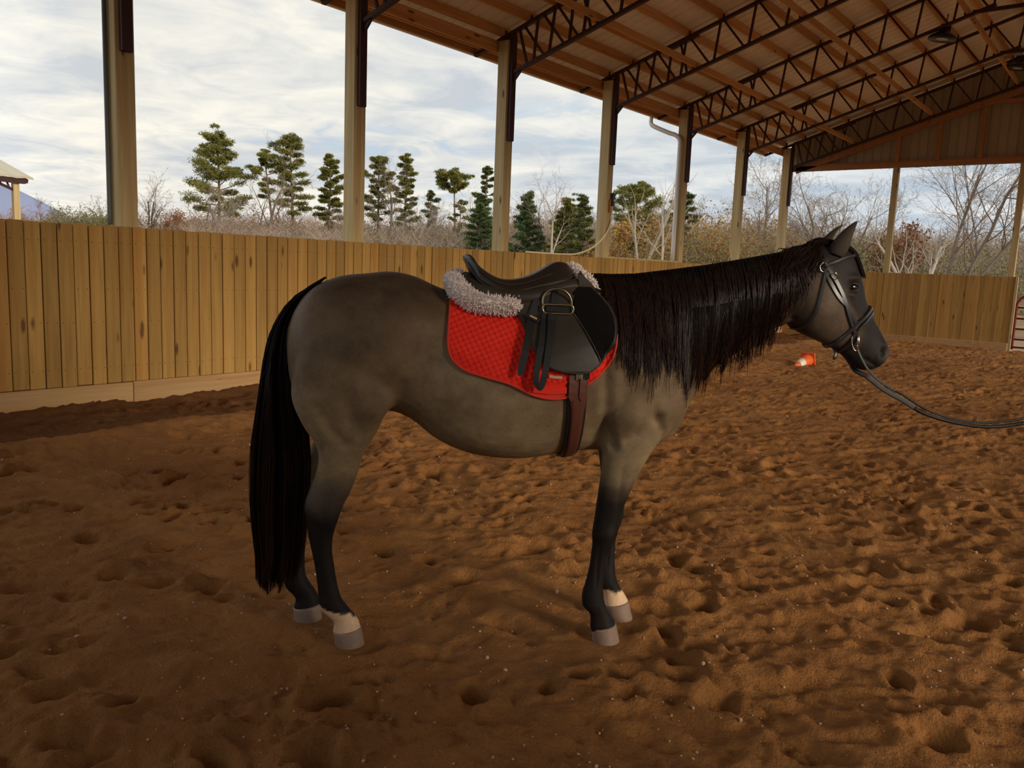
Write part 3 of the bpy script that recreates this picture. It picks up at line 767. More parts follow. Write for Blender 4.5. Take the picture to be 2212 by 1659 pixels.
wn = on(-1, -.75, -.3)*sstep(-(z_+jag+.28*(s_+.53)), -.140, -.132); wf = on(1, .45, .8)*sstep(-(z_+jag+.10*(s_-.62)), -.130, -.120)
col = lay(col, white, wn.astype(float)); col = lay(col, white, wf.astype(float))
body = mesh_obj('body', body_me, horse, M['coat'], smooth=True)
ca = body_me.color_attributes.new('coat', 'FLOAT_COLOR', 'POINT')
ca.data.foreach_set('color', np.hstack([col, np.ones((nv, 1))]).astype(np.float32).ravel())
BV = BVHTree.FromObject(body, bpy.context.evaluated_depsgraph_get()) if False else None
bm = bmesh.new(); bm.from_mesh(body_me); BV = BVHTree.FromBMesh(bm); bm.free()
def side_y(s, z, side=-1, default=None):
    """y of the body's flank at (s, z), seen from the given side"""
    h = BV.ray_cast(Vector((s, side*2.0, z)), Vector((0, -side, 0)))
    return h[0].y if h[0] is not None else default

# hooves
def hoof(a, b, y, w, back, toe):
    """a, b: rear and front of the coronet; back, toe: rear and front at the ground"""
    g_ = Geo(); seg = 22; rows = [0, .12, .5, .93, 1.0]; V = []
    for r in rows:
        A = np.array(a)*(1-r)+np.array(back)*r; B = np.array(b)*(1-r)+np.array(toe)*r
        ww = w*(1.0+.20*r)*(1.03 if 0 < r < .2 else 1)
        for j in range(seg):
            t = 2*math.pi*j/seg; cth = math.cos(t)
            q = (A+B)/2+(B-A)/2*(cth if cth > 0 else cth*(.94))
            V.append((q[0], y+ww*math.sin(t)*(1 if cth > 0 else 1-.12*cth*cth), q[1]))
    m = len(rows)
    F = [(i*seg+j, i*seg+(j+1) % seg, (i+1)*seg+(j+1) % seg, (i+1)*seg+j) for i in range(m-1) for j in range(seg)]+[tuple(range(seg)), tuple((m-1)*seg+j for j in range(seg))]
    g_.add(V, F); return g_.obj('hoof', M['hoof'], horse, True, True)
hoof((-.568, .052), (-.455, .072), -.130, .045, (-.560, -.004), (-.440, -.004))
hoof((.468, .060), (.574, .080), -.130, .045, (.478, -.004), (.594, -.004))
hoof((-.568-.190, .052), (-.455-.185, .072), .100, .045, (-.560-.195, -.004), (-.440-.195, -.004))
hoof((.468+.108, .060), (.574+.108, .080), .100, .045, (.478+.112, -.004), (.594+.112, -.004))

# ears: cupped shells
def ear(base, tip, fwd, y, lean, w):
    base = np.array(base); tip = np.array(tip); g_ = Geo(); V = []; nr = 12; nc = 11
    for i in range(nr):
        t = i/(nr-1); c = base+(tip-base)*t+np.array(fwd)*math.sin(math.pi*t)*.35
        wid = w*(.80+.20*math.sin(math.pi/2*min(1, t/.25)))*(1-t**1.7)**.9+.0012
        for k in range(nc):
            a = (k/(nc-1)-.5)*math.radians(235*(1-.35*t))
            # opening faces forward-outwards
            dx, dy = -math.cos(a), math.sin(a)
            rx = dx*math.cos(lean)-dy*math.sin(lean); ry = dx*math.sin(lean)+dy*math.cos(lean)
            V.append((c[0]+wid*(rx+.4), y*(1+.10*t)+wid*ry*.9, c[1]-wid*.35*(rx+.4)))
    F = [(i*nc+k, i*nc+k+1, (i+1)*nc+k+1, (i+1)*nc+k) for i in range(nr-1) for k in range(nc-1)]
    g_.add(V, F); o = g_.obj('ear', None, horse, True)
    md = o.modifiers.new('thick', 'SOLIDIFY'); md.thickness = .006; md.offset = 0
    ms = o.modifiers.new('sub', 'SUBSURF'); ms.levels = 1; ms.render_levels = 1
    o.data.materials.append(M['earfur'] if 'earfur' in M else M.setdefault('earfur', plain('dark brown ear fur', (.045, .030, .021), .7, 0, .2, .35, 40, .3, 200))); return o

ear((1.388, 1.603), (1.478, 1.740), (-.012, .022), -.062, math.radians(20), .037)
ear((1.385, 1.60), (1.490, 1.734), (-.012, .022), .062, math.radians(-20), .035)
# eyes
for sd in (-1, 1):
    yb = side_y(1.478, 1.478, sd, sd*.1)
    bm = bmesh.new(); bmesh.ops.create_uvsphere(bm, u_segments=18, v_segments=12, radius=.021)
    bmesh.ops.scale(bm, vec=(1.1, .75, .85), verts=bm.verts)
    me = bpy.data.meshes.new('eye'); bm.to_mesh(me); bm.free()
    mesh_obj('eye', me, horse, M['eye'], True, loc=(1.478, yb-sd*(.006), 1.477))
    # lids
    g_ = Geo()
    for sgn, amp in ((1, .017), (-1, .014)):
        pts = [(1.478+.024*math.cos(a), yb+sd*(.001+.004*math.sin(a)), 1.477+sgn*amp*math.sin(a)) for a in np.linspace(0, math.pi, 9)]
        g_.tube(pts, [.0015, .003, .0038, .004, .004, .004, .0038, .003, .0015], 6)
    g_.obj('eyelid', M['darkskin'] if 'darkskin' in M else M.setdefault('darkskin', plain('black skin', (.009, .007, .006), .7)), horse, True)

# ---------------- hair
def strands(name, roots, mat, parent, width=.003, sides=3):
    """roots: list of (points n x 3, width factor); one mesh of thin tapering strands"""
    Vs = []; Fs = []; tips = []; n0 = 0
    for P, wf in roots:
        n = len(P); tt = np.linspace(0, 1, n); r = width*wf*(1-.75*tt**1.5)
        v, f, _ = tube_arrays(P, r, sides, False)
        Vs.append(v); Fs.append(np.array(f)+n0); n0 += len(v); tips.append(np.repeat(tt, sides))
    me = tri_mesh(name, np.vstack(Vs), np.vstack(Fs))
    o = mesh_obj(name, me, parent, mat, smooth=True)
    a = me.attributes.new('tip', 'FLOAT', 'POINT'); a.data.foreach_set('value', np.concatenate(tips).astype(np.float32))
    return o
hr = np.random.default_rng(77)
cs = np.array([(.37, 1.478), (.44, 1.486), (.50, 1.486), (.60, 1.492), (.75, 1.515), (.90, 1.540), (1.05, 1.570), (1.18, 1.598), (1.28, 1.622), (1.335, 1.650)])
low = np.array([(.40, 1.36), (.46, 1.30), (.509, 1.25), (.545, 1.17), (.60, 1.165), (.66, 1.170), (.73, 1.150), (.80, 1.125), (.87, 1.120), (.93, 1.140), (1.0, 1.175), (1.08, 1.205), (1.13, 1.235), (1.18, 1.30), (1.22, 1.42), (1.27, 1.52), (1.335, 1.60)])
roots = []
locks = np.sort(hr.uniform(.385, 1.325, 150)); lock_dz = hr.normal(0, .030, 150); lock_dr = hr.normal(0, .014, 150); lock_y = hr.uniform(0, 1, 150)
for k in range(5200):
    u = hr.random(); sc = .385+(1.325-.385)*u; zc = np.interp(sc, cs[:, 0], cs[:, 1]); lk = int(np.clip(np.searchsorted(locks, sc)+hr.integers(-1, 1), 0, 149))
    zl = np.interp(sc, low[:, 0], low[:, 1])+hr.normal(.012, .030)-(.10*hr.random() if hr.random() < .10 else 0)
    zl = min(zl, zc-.06); n = 10
    zl = min(zl+lock_dz[lk], zc-.06); drift = hr.normal(.0, .006)+lock_dr[lk]+(locks[lk]-sc)*.75-.012*(zc-zl); layer = .6*lock_y[lk]+.4*hr.random(); wav = hr.normal(0, .006); ph = hr.uniform(0, 6.28)
    P = []; yl = None
    y00 = hr.normal(0, .010)
    for i in range(n):
        t = i/(n-1); z = zc+.014-(zc-zl)*t; s = sc+drift*t+wav*math.sin(ph+5*t)*t+hr.normal(0, .0006)
        if i == 0: P.append((s, y00+.008, zc+.004)); yl = 0; continue
        yb = side_y(s, min(z, zc-.012), -1)
        if yb is None: yb = (yl if yl is not None else -.05)+.004
        y = yb-.004-.016*layer*min(1, t*3)-.004*math.sin(ph+7*t)
        y = min(y, -.002) if t > .08 else min(y00, y+.03)
        yl = yb; P.append((s, y, z))
    P = np.array(P); P[:, 1] = np.convolve(np.pad(P[:, 1], 1, 'edge'), [.25, .5, .25], 'valid')
    roots.append((P, hr.uniform(.7, 1.8)))
for k in range(260):                               # loose ends curling below the neck
    sc = hr.uniform(.80, 1.17); zc = np.interp(sc, cs[:, 0], cs[:, 1])-.15; zl = np.interp(sc, low[:, 0], low[:, 1])-hr.uniform(.0, .07)
    P = []; n = 16; ph = hr.uniform(0, 6.28); am = hr.uniform(.004, .016); y0 = None
    for i in range(n):
        t = i/(n-1); z = zc-(zc-zl)*t; s = sc+am*math.sin(ph+6*t)*t*t+hr.normal(.006, .003)*t
        yb = side_y(s, z, -1); y0 = (yb-.02 if yb is not None else (y0 if y0 is not None else -.09))
        P.append((s, y0, z))
    roots.append((np.array(P), hr.uniform(.35, .7)))
strands('mane', roots, M['mane'], horse, .0023)
roots = []
def hug(P, off):
    out = []
    for p in P:
        loc, nn, _, _ = BV.find_nearest(Vector(p)); out.append(np.array(loc)+np.array(nn)*off)
    return smooth_path(out, 12)
for k in range(420):                               # forelock lying down the forehead
    s0 = hr.uniform(1.345, 1.42); y0 = hr.normal(0, .020); t_ = hr.uniform(.55, 1.0)
    P = hug([(s0, y0, 1.655), (1.45, y0*1.2, 1.655), (1.495, y0*1.3-.004, 1.625), (1.52, y0*1.4-.008, 1.588), (1.538+.006*t_, y0*1.4-.014, 1.588-.055*t_), (1.545, y0*1.3-.018, 1.588-.075*t_)], .006+.010*hr.random()); roots.append((P, hr.uniform(.6, 1.2)))
for k in range(420):                               # tuft over the poll, falling back onto the neck
    s0 = hr.uniform(1.23, 1.385); y0 = hr.normal(-.01, .016); zt_ = float(np.interp(s0, cs[:, 0], cs[:, 1])) if s0 < 1.335 else 1.655
    P = hug([(s0, y0, zt_+.01), (s0-.015, y0-.015, zt_+.012), (s0-.045, y0-.035, zt_-.005), (s0-.065+hr.normal(0, .012), -.075, zt_-.05), (s0-.075+hr.normal(0, .016), -.095, zt_-hr.uniform(.07, .13))], .008+.016*hr.random()); roots.append((P, hr.uniform(.6, 1.2)))
strands('forelock', roots, M['mane'], horse, .0022)
TL = np.array([(1.43, -.62), (1.414, -.657), (1.388, -.713), (1.362, -.753), (1.323, -.788), (1.276, -.811), (1.224, -.828), (1.146, -.844), (1.067, -.855), (.961, -.866), (.854, -.880), (.772, -.891), (.665, -.897), (.553, -.900), (.456, -.894), (.36, -.884), (.287, -.880), (.212, -.880), (.13, -.862)])[::-1]
TR = np.array([(1.43, -.60), (1.36, -.672), (1.251, -.735), (1.142, -.745), (1.052, -.740), (.97, -.722), (.887, -.704), (.813, -.692), (.70, -.683), (.51, -.688), (.355, -.70), (.199, -.727), (.13, -.76)])[::-1]
roots = []
tl_f = hr.random(70); tl_y = hr.normal(0, .42, 70); tl_e = np.abs(hr.normal(0, .12, 70))
for k in range(4600):
    lk = int(hr.integers(70)); f = float(np.clip(tl_f[lk]+hr.normal(0, .035), 0, 1)); yk = tl_y[lk]+hr.normal(0, .10); n = 16
    zt = hr.uniform(1.10, 1.425) if hr.random() < .55 else hr.uniform(1.30, 1.425)
    ze = np.clip(.125+tl_e[lk]+abs(hr.normal(0, .06))+.14*abs(f-.35), .125, 1)
    if hr.random() < .25: ze = hr.uniform(.3, .8)
    P = []; ph = hr.uniform(0, 6.28); am = hr.uniform(0, .008)
    for i in range(n):
        t = i/(n-1); z = zt-(zt-ze)*t
        a = np.interp(z, TL[:, 0], TL[:, 1]); b = np.interp(z, TR[:, 0], TR[:, 1])
        g0 = .5 if t == 0 else .5+(f-.5)*min(1, .35+t*2.2)
        tw = .035+.035*sstep(1.4-z, 0, .5)-.02*sstep(.5-z, 0, .4)
        P.append((a+(b-a)*g0+am*math.sin(ph+6*t)*t, yk*tw*1.2*min(1, .3+t*2), z+(.012 if t == 0 else 0)))
    roots.append((np.array(P), hr.uniform(.7, 1.7)))
strands('tail', roots, M['tailhair'], horse, .0024)
# ------------------------------------------------------------------ tack
M['leather'] = plain('black leather', (.020, .016, .012), .42, 0, .45, .25, 25, .12, 300)
M['flapleather'] = plain('worn brown black leather', (.034, .026, .017), .50, 0, .4, .35, 9, .12, 250)
M['suede'] = plain('black suede', (.006, .005, .005), .95, 0, .1, .3, 60, .2, 500)
M['strap'] = plain('black webbing strap', (.012, .012, .013), .55, 0, .35, .2, 60)
M['brown'] = plain('red brown girth leather', (.115, .034, .020), .5, 0, .4, .2, 30, .1, 200)
M['bridle'] = plain('black bridle leather', (.024, .023, .023), .34, 0, .5, .2, 60)
M['stitch'] = plain('dull tan stitching', (.16, .12, .07), .7)
M['steel_bright'] = plain('polished steel', (.80, .76, .68), .18, 1.0)
M['iron'] = plain('tarnished stirrup steel', (.36, .29, .17), .32, 1.0, .5, .3, 40)
M['gold'] = plain('gold stamping', (.75, .45, .14), .4, .6)
def red_material():
    m, g, b = new_mat('quilted red cotton')
    oc = g.node('ShaderNodeTexCoord').outputs['Object']
    x, y, z = g.sep(oc)
    n = g.noise(oc, 9, 4, .6); f = g.noise(oc, 500, 2, .5)
    col = g.mix(g.ramp(n, (.35, 0), (.7, 1)), (.84, .026, .014, 1), (.95, .042, .020, 1))
    st_ = g.node('ShaderNodeAttribute', attribute_name='seam_shade').outputs['Fac']
    col = g.mix(g.math('MULTIPLY', st_, .62), col, (.30, .010, .007, 1))  # shade of the quilting grooves put into the red
    low_tone = g.math('MULTIPLY', g.mapr(g.math('ADD', z, g.math('MULTIPLY', n, .08)), 1.06, 1.12, 1, 0), .55)
    col = g.mix(low_tone, col, (.40, .060, .042, 1))  # red set darker towards the lower edge
    g.put(b.inputs['Base Color'], col); b.inputs['Roughness'].default_value = .8; b.inputs['Specular IOR Level'].default_value = .15
    bn = g.node('ShaderNodeBump'); bn.inputs['Strength'].default_value = .2; bn.inputs['Distance'].default_value = .001
    g.put(bn.inputs['Height'], f); g.put(b.inputs['Normal'], bn.outputs[0]); return m
M['red'] = red_material()
M['redbind'] = plain('faded red binding', (.62, .050, .030), .7, 0, .2, .15, 30)
M['fleece'] = plain('pinkish white fleece', (.88, .76, .69), .95, 0, .05, .10, 30)

def radial(s, th, zc=1.08, off=0):
    """point on the body's skin at station s in direction th (0 = up, positive = near side), pushed out by off"""
    d_ = Vector((0, -math.sin(th), math.cos(th)))
    h = BV.ray_cast(Vector((s, 0, zc))+d_*1.5, -d_)
    if h[0] is None: return np.array((s, -off*math.sin(th), zc+.3))
    p = h[0]+d_*off
    return np.array(p)
def theta_for(s, z, zc=1.08):
    lo, hi = 0.0, math.pi
    for _ in range(26):
        m_ = (lo+hi)/2
        if radial(s, m_, zc)[2] > z: lo = m_
        else: hi = m_
    return lo
def resample(pts, n):
    P = np.asarray(pts, float); L = np.r_[0, np.cumsum(np.linalg.norm(np.diff(P, axis=0), axis=1))]
    t = np.linspace(0, L[-1], n); return np.stack([np.interp(t, L, P[:, k]) for k in range(P.shape[1])], 1)
def tack(name, label, cat): return thing(name, label, cat, (HO[0], HO[1], 0), HEAD)

# ---- red saddle pad
pad = tack('saddle_pad', 'bright red quilted saddle pad lying under the black saddle', 'saddle pad')
pb = resample(smooth_path([(-.149, 1.235), (-.146, 1.200), (-.133, 1.165), (-.107, 1.140), (-.075, 1.122), (-.007, 1.104), (.068, 1.086), (.109, 1.070), (.161, 1.046), (.226, 1.031), (.288, 1.034), (.334, 1.055), (.37, 1.082), (.412, 1.112), (.451, 1.150), (.474, 1.200), (.483, 1.262)], 200), 150)
tops = np.linspace(-.128, .372, 150)
def pad_side(side, nu, nr, amp):
    idx = np.linspace(0, 149, nu).astype(int); V = []; S_ = []
    for q in idx:
        s1, z1 = pb[q]; s0 = tops[q]; th1 = theta_for(s1, z1)
        for k in range(nr):
            w = k/(nr-1); s = s0+(s1-s0)*(w**.8); th = th1*w
            p = radial(s, th, off=.010)
            a = -p[0]*math.sin(.40)+p[2]*math.cos(.40); b_ = p[0]*math.sin(1.10)+p[2]*math.cos(1.10)
            dz = th1*(1-w)*.3; edge = min(1, dz/.05, min(q, 149-q)/6+.0)
            bump = (abs(math.sin(math.pi*a/.0180))*abs(math.sin(math.pi*b_/.0190)))**.45
            plainzone = 1-float(sstep(np.array(s), .13, .17)*sstep(np.array(-(p[2])), -1.095, -1.075)*(s < .30))
            p = radial(s, th, off=.008+amp*bump*max(0, min(1, edge*1.5))*plainzone)
            if side > 0: p = p*np.array((1, -1, 1))
            V.append(p); S_.append(float(sstep(np.array(.62-bump), 0, .3))*plainzone)
    F = [(i*nr+k, i*nr+k+1, (i+1)*nr+k+1, (i+1)*nr+k) for i in range(nu-1) for k in range(nr-1)]
    seam_shade.extend(S_); return np.array(V), F
seam_shade = []
g_ = Geo()
v, f = pad_side(-1, 150, 150, .0058); g_.add(v, f); edge_near = [v[i*150+149] for i in range(150)]
rear = v[:150]; front = v[149*150:]
v, f = pad_side(1, 50, 30, .002); g_.add(v, f)
o = g_.obj('quilted_cloth', M['red'], pad, True)
o.data.attributes.new('seam_shade', 'FLOAT', 'POINT').data.foreach_set('value', np.array(seam_shade, np.float32))
md = o.modifiers.new('t', 'SOLIDIFY'); md.thickness = .006; md.offset = 0
g_ = Geo(); path = np.vstack([rear[26::7], np.array(edge_near)[2::3], front[::-1][7:78:7]])
path[:, 1] -= .004
g_.tube(path, .0050, 8, True, flat=1); g_.obj('edge_binding', M['redbind'], pad, True)
def flank_strip(name, pts, wid, thick, off, mat, parent, side=-1, ywant=None):
    """strip of leather or cloth lying on the flank along (s,z) points"""
    P = np.asarray(pts, float); n = len(P); T = np.gradient(P, axis=0); T /= np.linalg.norm(T, axis=1)[:, None]; N = np.stack([-T[:, 1], T[:, 0]], 1)
    wid = np.broadcast_to(np.asarray(wid, float), (n,)); V = []
    for i in range(n):
        for sg in (-1, 1):
            q = P[i]+N[i]*wid[i]/2*sg; y = ywant[i] if ywant is not None else side_y(q[0], q[1], -1, -.2)-off
            V.append((q[0], y, q[1])); V.append((q[0], y-thick, q[1]))
    V = np.array(V)
    if side > 0: V[:, 1] *= -1
    F = []
    for i in range(n-1):
        a, b = i*4, i*4+4
        F += [(a, a+2, b+2, b), (a+1, b+1, b+3, a+3), (a, b, b+1, a+1), (a+2, a+3, b+3, b+2)]
    F += [(0, 1, 3, 2), (4*n-4, 4*n-2, 4*n-1, 4*n-3)]
    g_ = Geo(); g_.add(V, F); return g_.obj(name, mat, parent, False, True)
flank_strip('girth_loop', smooth_path([(.165, 1.066), (.23, 1.060), (.292, 1.062)], 12), .024, .004, .016, M['red'], pad)
flank_strip('pad_label', [(.222, 1.114), (.25, 1.111), (.272, 1.110)], .010, .003, .018, M['pebble'], pad)

# ---- fleece half pad
hp = tack('fleece_half_pad', 'shaggy pinkish white fleece half pad showing behind and under the saddle', 'saddle pad')
def roll(path, rad, name_seed, g_base, tufts, n_tuft, lt=.018):
    P = smooth_path(path, 60); R = np.interp(np.linspace(0, 1, 60), np.linspace(0, 1, len(rad)), rad)
    g_base.tube(P, R*1.06, 12)
    r = np.random.default_rng(name_seed); T = np.gradient(P, axis=0); T /= np.linalg.norm(T, axis=1)[:, None]
    for _ in range(n_tuft):
        i = int(r.integers(1, 59)); t = T[i]; a = r.normal(0, 1, 3); a -= t*(a@t); a /= np.linalg.norm(a)
        base = P[i]+a*R[i]*.85+t*r.normal(0, .006); L = lt*r.uniform(.55, 1.25); dr = a+.55*r.normal(0, 1, 3)*np.array((1, 1, 1))+np.array((0, 0, -.35)); dr /= np.linalg.norm(dr)
        bend = r.normal(0, .35, 3)
        q = [base, base+dr*L*.5, base+dr*L*.85+bend*L*.25, base+dr*L*.95+bend*L*.45]
        tufts.append((np.array(q), r.uniform(.8, 1.4)))
gb = Geo(); tufts = []
for sd in (-1, 1):
    roll([(-.117, 0, 1.447), (-.119, sd*.05, 1.440), (-.114, sd*.105, 1.425), (-.096, sd*.155, 1.400), (-.065, sd*.182, 1.378), (-.03, sd*.195, 1.367), (.02, sd*.200, 1.361), (.07, sd*.200, 1.360), (.115, sd*.190, 1.362)], [.036, .036, .035, .034, .031, .029, .028, .026, .018], 5 if sd < 0 else 6, gb, tufts, 6000 if sd < 0 else 900)
    roll([(.335, 0, 1.512), (.352, sd*.03, 1.502), (.372, sd*.065, 1.482), (.392, sd*.095, 1.460), (.410, sd*.125, 1.438)], [.016, .017, .018, .018, .014], 8 if sd < 0 else 9, gb, tufts, 1100 if sd < 0 else 200, .014)
gb.obj('wool_backing', M['fleece'], hp, True)
strands('wool', tufts, M['fleece'], hp, .0030, 3)['kind'] = 'stuff'

# ---- the saddle
sad = tack('saddle', 'black leather english saddle with run-up stirrup on the horse\'s back', 'saddle')
SEAT = np.array([(-.095, 1.541, .060, 1.532, .055), (-.087, 1.548, .112, 1.503, .112), (-.075, 1.545, .136, 1.470, .136), (-.043, 1.514, .152, 1.445, .158), (0, 1.485, .152, 1.425, .168), (.035, 1.468, .140, 1.413, .174), (.07, 1.459, .124, 1.407, .178), (.11, 1.459, .108, 1.409, .178),
                 (.155, 1.469, .096, 1.419, .174), (.2, 1.490, .088, 1.429, .168), (.25, 1.521, .080, 1.435, .160), (.28, 1.532, .074, 1.438, .152), (.305, 1.530, .064, 1.446, .138), (.325, 1.520, .052, 1.470, .105), (.338, 1.507, .03, 1.495, .05)])
Q = smooth_path(SEAT, 60); V = []; ring = []
for s, zc, W, zs, Ws in Q:
    hgt = zc-zs
    dish = .010*math.exp(-((s-.0)/.09)**2)
    pr = [(-Ws, zs), (-(Ws+.004), zs+.25*hgt), (-(.6*W+.4*Ws), zs+.62*hgt), (-W*.93, zc-.014*min(1, hgt/.05)), (-W*.72, zc-.001), (-W*.35, zc-dish*.7), (0, zc-dish)]
    pr = pr+[(-a, b) for a, b in pr[-2::-1]]
    pr += [(Ws*.8, zs+.002), (0, zs+.35*hgt), (-Ws*.8, zs+.002)]
    ring.append([(s+.035*(abs(a)/.16)**2*math.exp(-((s+.09)/.04)**2), a, b) for a, b in pr])
m = len(ring[0]); V = [p for r_ in ring for p in r_]
F = [(i*m+j, i*m+(j+1) % m, (i+1)*m+(j+1) % m, (i+1)*m+j) for i in range(len(ring)-1) for j in range(m)]+[tuple(range(m)), tuple((len(ring)-1)*m+j for j in range(m))]
g_ = Geo(); g_.add(V, F); so_ = g_.obj('seat', M['leather'], sad, True, True)
sb = so_.modifiers.new('s', 'SUBSURF'); sb.levels = 1; sb.render_levels = 1
for sd in (-1, 1):                                 # piping round the seat and skirt
    g_ = Geo(); P = [(s+.035*(W/.16)**2*math.exp(-((s+.09)/.04)**2), sd*(.60*W+.40*Ws+.002), zs+.60*(zc-zs)) for s, zc, W, zs, Ws in Q[4:46:3]]
    g_.tube(P, .0022, 6); g_.obj('seat_welt', M['leather'], sad, True)
    g_ = Geo(); P = [(s+.035*(Ws/.16)**2*math.exp(-((s+.09)/.04)**2), sd*(Ws+.003), zs+.002) for s, zc, W, zs, Ws in Q[3:55:3]]
    g_.tube(P, .0026, 6); g_.obj('skirt_edge', M['flapleather'], sad, True)
    g_ = Geo()                                     # stuffed panel under the seat
    g_.tube(smooth_path([(-.080, sd*.055, 1.452), (-.070, sd*.105, 1.432), (-.035, sd*.140, 1.412), (.02, sd*.158, 1.396), (.08, sd*.168, 1.386), (.18, sd*.165, 1.396), (.28, sd*.14, 1.425), (.36, sd*.11, 1.440)], 30), [.020]+[.034]*28+[.02], 12)
    g_.obj('panel', M['flapleather'], sad, True)
    g_ = Geo(); g_.tube(smooth_path([(-.078, sd*.02, 1.470), (-.068, sd*.12, 1.455), (-.055, sd*.145, 1.448), (-.035, sd*.150, 1.442)], 10), .004, 6); g_.obj('cantle_ring', M['leather'], sad, True)
FLAP = [(.352, 1.497), (.372, 1.470), (.392, 1.452), (.416, 1.424), (.442, 1.397), (.463, 1.37), (.477, 1.333), (.478, 1.293), (.470, 1.25), (.452, 1.217), (.429, 1.183), (.408, 1.16), (.378, 1.137), (.343, 1.128), (.305, 1.129), (.268, 1.134), (.229, 1.145), (.203, 1.161), (.181, 1.184), (.158, 1.221), (.141, 1.269), (.12, 1.316), (.097, 1.355), (.075, 1.386), (.061, 1.410)]
FO = np.array(FLAP)
def flap_y(s, z, off=.040):
    zb = 1.315
    lowy = side_y(s, min(z, zb), -1, -.2)-off
    if z <= zb: return lowy
    t = min(1, (z-zb)/(1.435-zb)); e = -(.172-.22*max(0, s-.28)-.25*max(0, z-1.435)*2)
    return lowy*(1-t)+e*t
R_ = FO[:13][:, ::-1]; R_ = R_[R_[:, 0].argsort()]; L_ = FO[13:][:, ::-1]; L_ = L_[L_[:, 0].argsort()]
def flap_mesh(name, side, mat, nz_=46, ns=34, zlo=1.1285, zhi=1.490, off=.040, region=None):
    V = []
    for i in range(nz_):
        z = zlo+(zhi-zlo)*(i/(nz_-1))
        zq = 1.128+abs(z-1.128)
        b = np.interp(z, R_[:, 0], R_[:, 1]); a = np.interp(z, L_[:, 0], L_[:, 1])
        if z > 1.41: a = .061+(.345-.061)*min(1, (z-1.41)/.03)
        if z < 1.135: t = (z-1.1285)/.0065; mid = .325; a = mid+(a-mid)*max(.02, t)**.5; b = mid+(b-mid)*max(.02, t)**.5
        if region: a, b = region(z, a, b)
        for k in range(ns):
            s = a+(b-a)*k/(ns-1); V.append((s, side*-1*flap_y(s, z, off), z))
    F = [(i*ns+k, i*ns+k+1, (i+1)*ns+k+1, (i+1)*ns+k) for i in range(nz_-1) for k in range(ns-1)]
    g_ = Geo(); g_.add(V, F); o = g_.obj(name, mat, sad, True)
    md = o.modifiers.new('t', 'SOLIDIFY'); md.thickness = .006; md.offset = 0
    return o
for sd in (-1, 1):
    flap_mesh('flap', sd, M['flapleather'])
    # suede knee roll: the front part of the flap, raised
    def knee(z, a, b):
        line = .413+(1.173-z)*(.413-.310)/(1.357-1.173)
        if z > 1.357: line = .310+(z-1.357)*.02/.06
        if z > 1.41: line = .312+(z-1.41)*1.0
        return max(a, min(line, b-.004)), b-.009
    flap_mesh('knee_roll', sd, M['suede'], 40, 22, 1.172, 1.447, .047, knee)
    g_ = Geo(); P = [(s, sd*-1*flap_y(s, z, .0405), z) for s, z in smooth_path(FLAP, 90)]
    g_.tube(P, .0038, 6); g_.obj('flap_piping', M['leather'], sad, True)
    g_ = Geo(); P = [(s, sd*-1*(flap_y(s, z, .049)), z) for s, z in smooth_path([(.352, 1.447), (.326, 1.436), (.311, 1.410), (.309, 1.36), (.335, 1.315), (.36, 1.272), (.398, 1.205), (.414, 1.172)], 40)]
    g_.tube(P, .0017, 5); g_.obj('stitching', M['stitch'], sad, True)
    g_ = Geo(); g_.tube(smooth_path([(.335, 0, 1.500), (.352, sd*.04, 1.488), (.375, sd*.085, 1.466), (.400, sd*.125, 1.440), (.424, sd*.165, 1.412)], 16), [.012]*12+[.008]*4, 8); g_.obj('pommel_arch', M['leather'], sad, True)
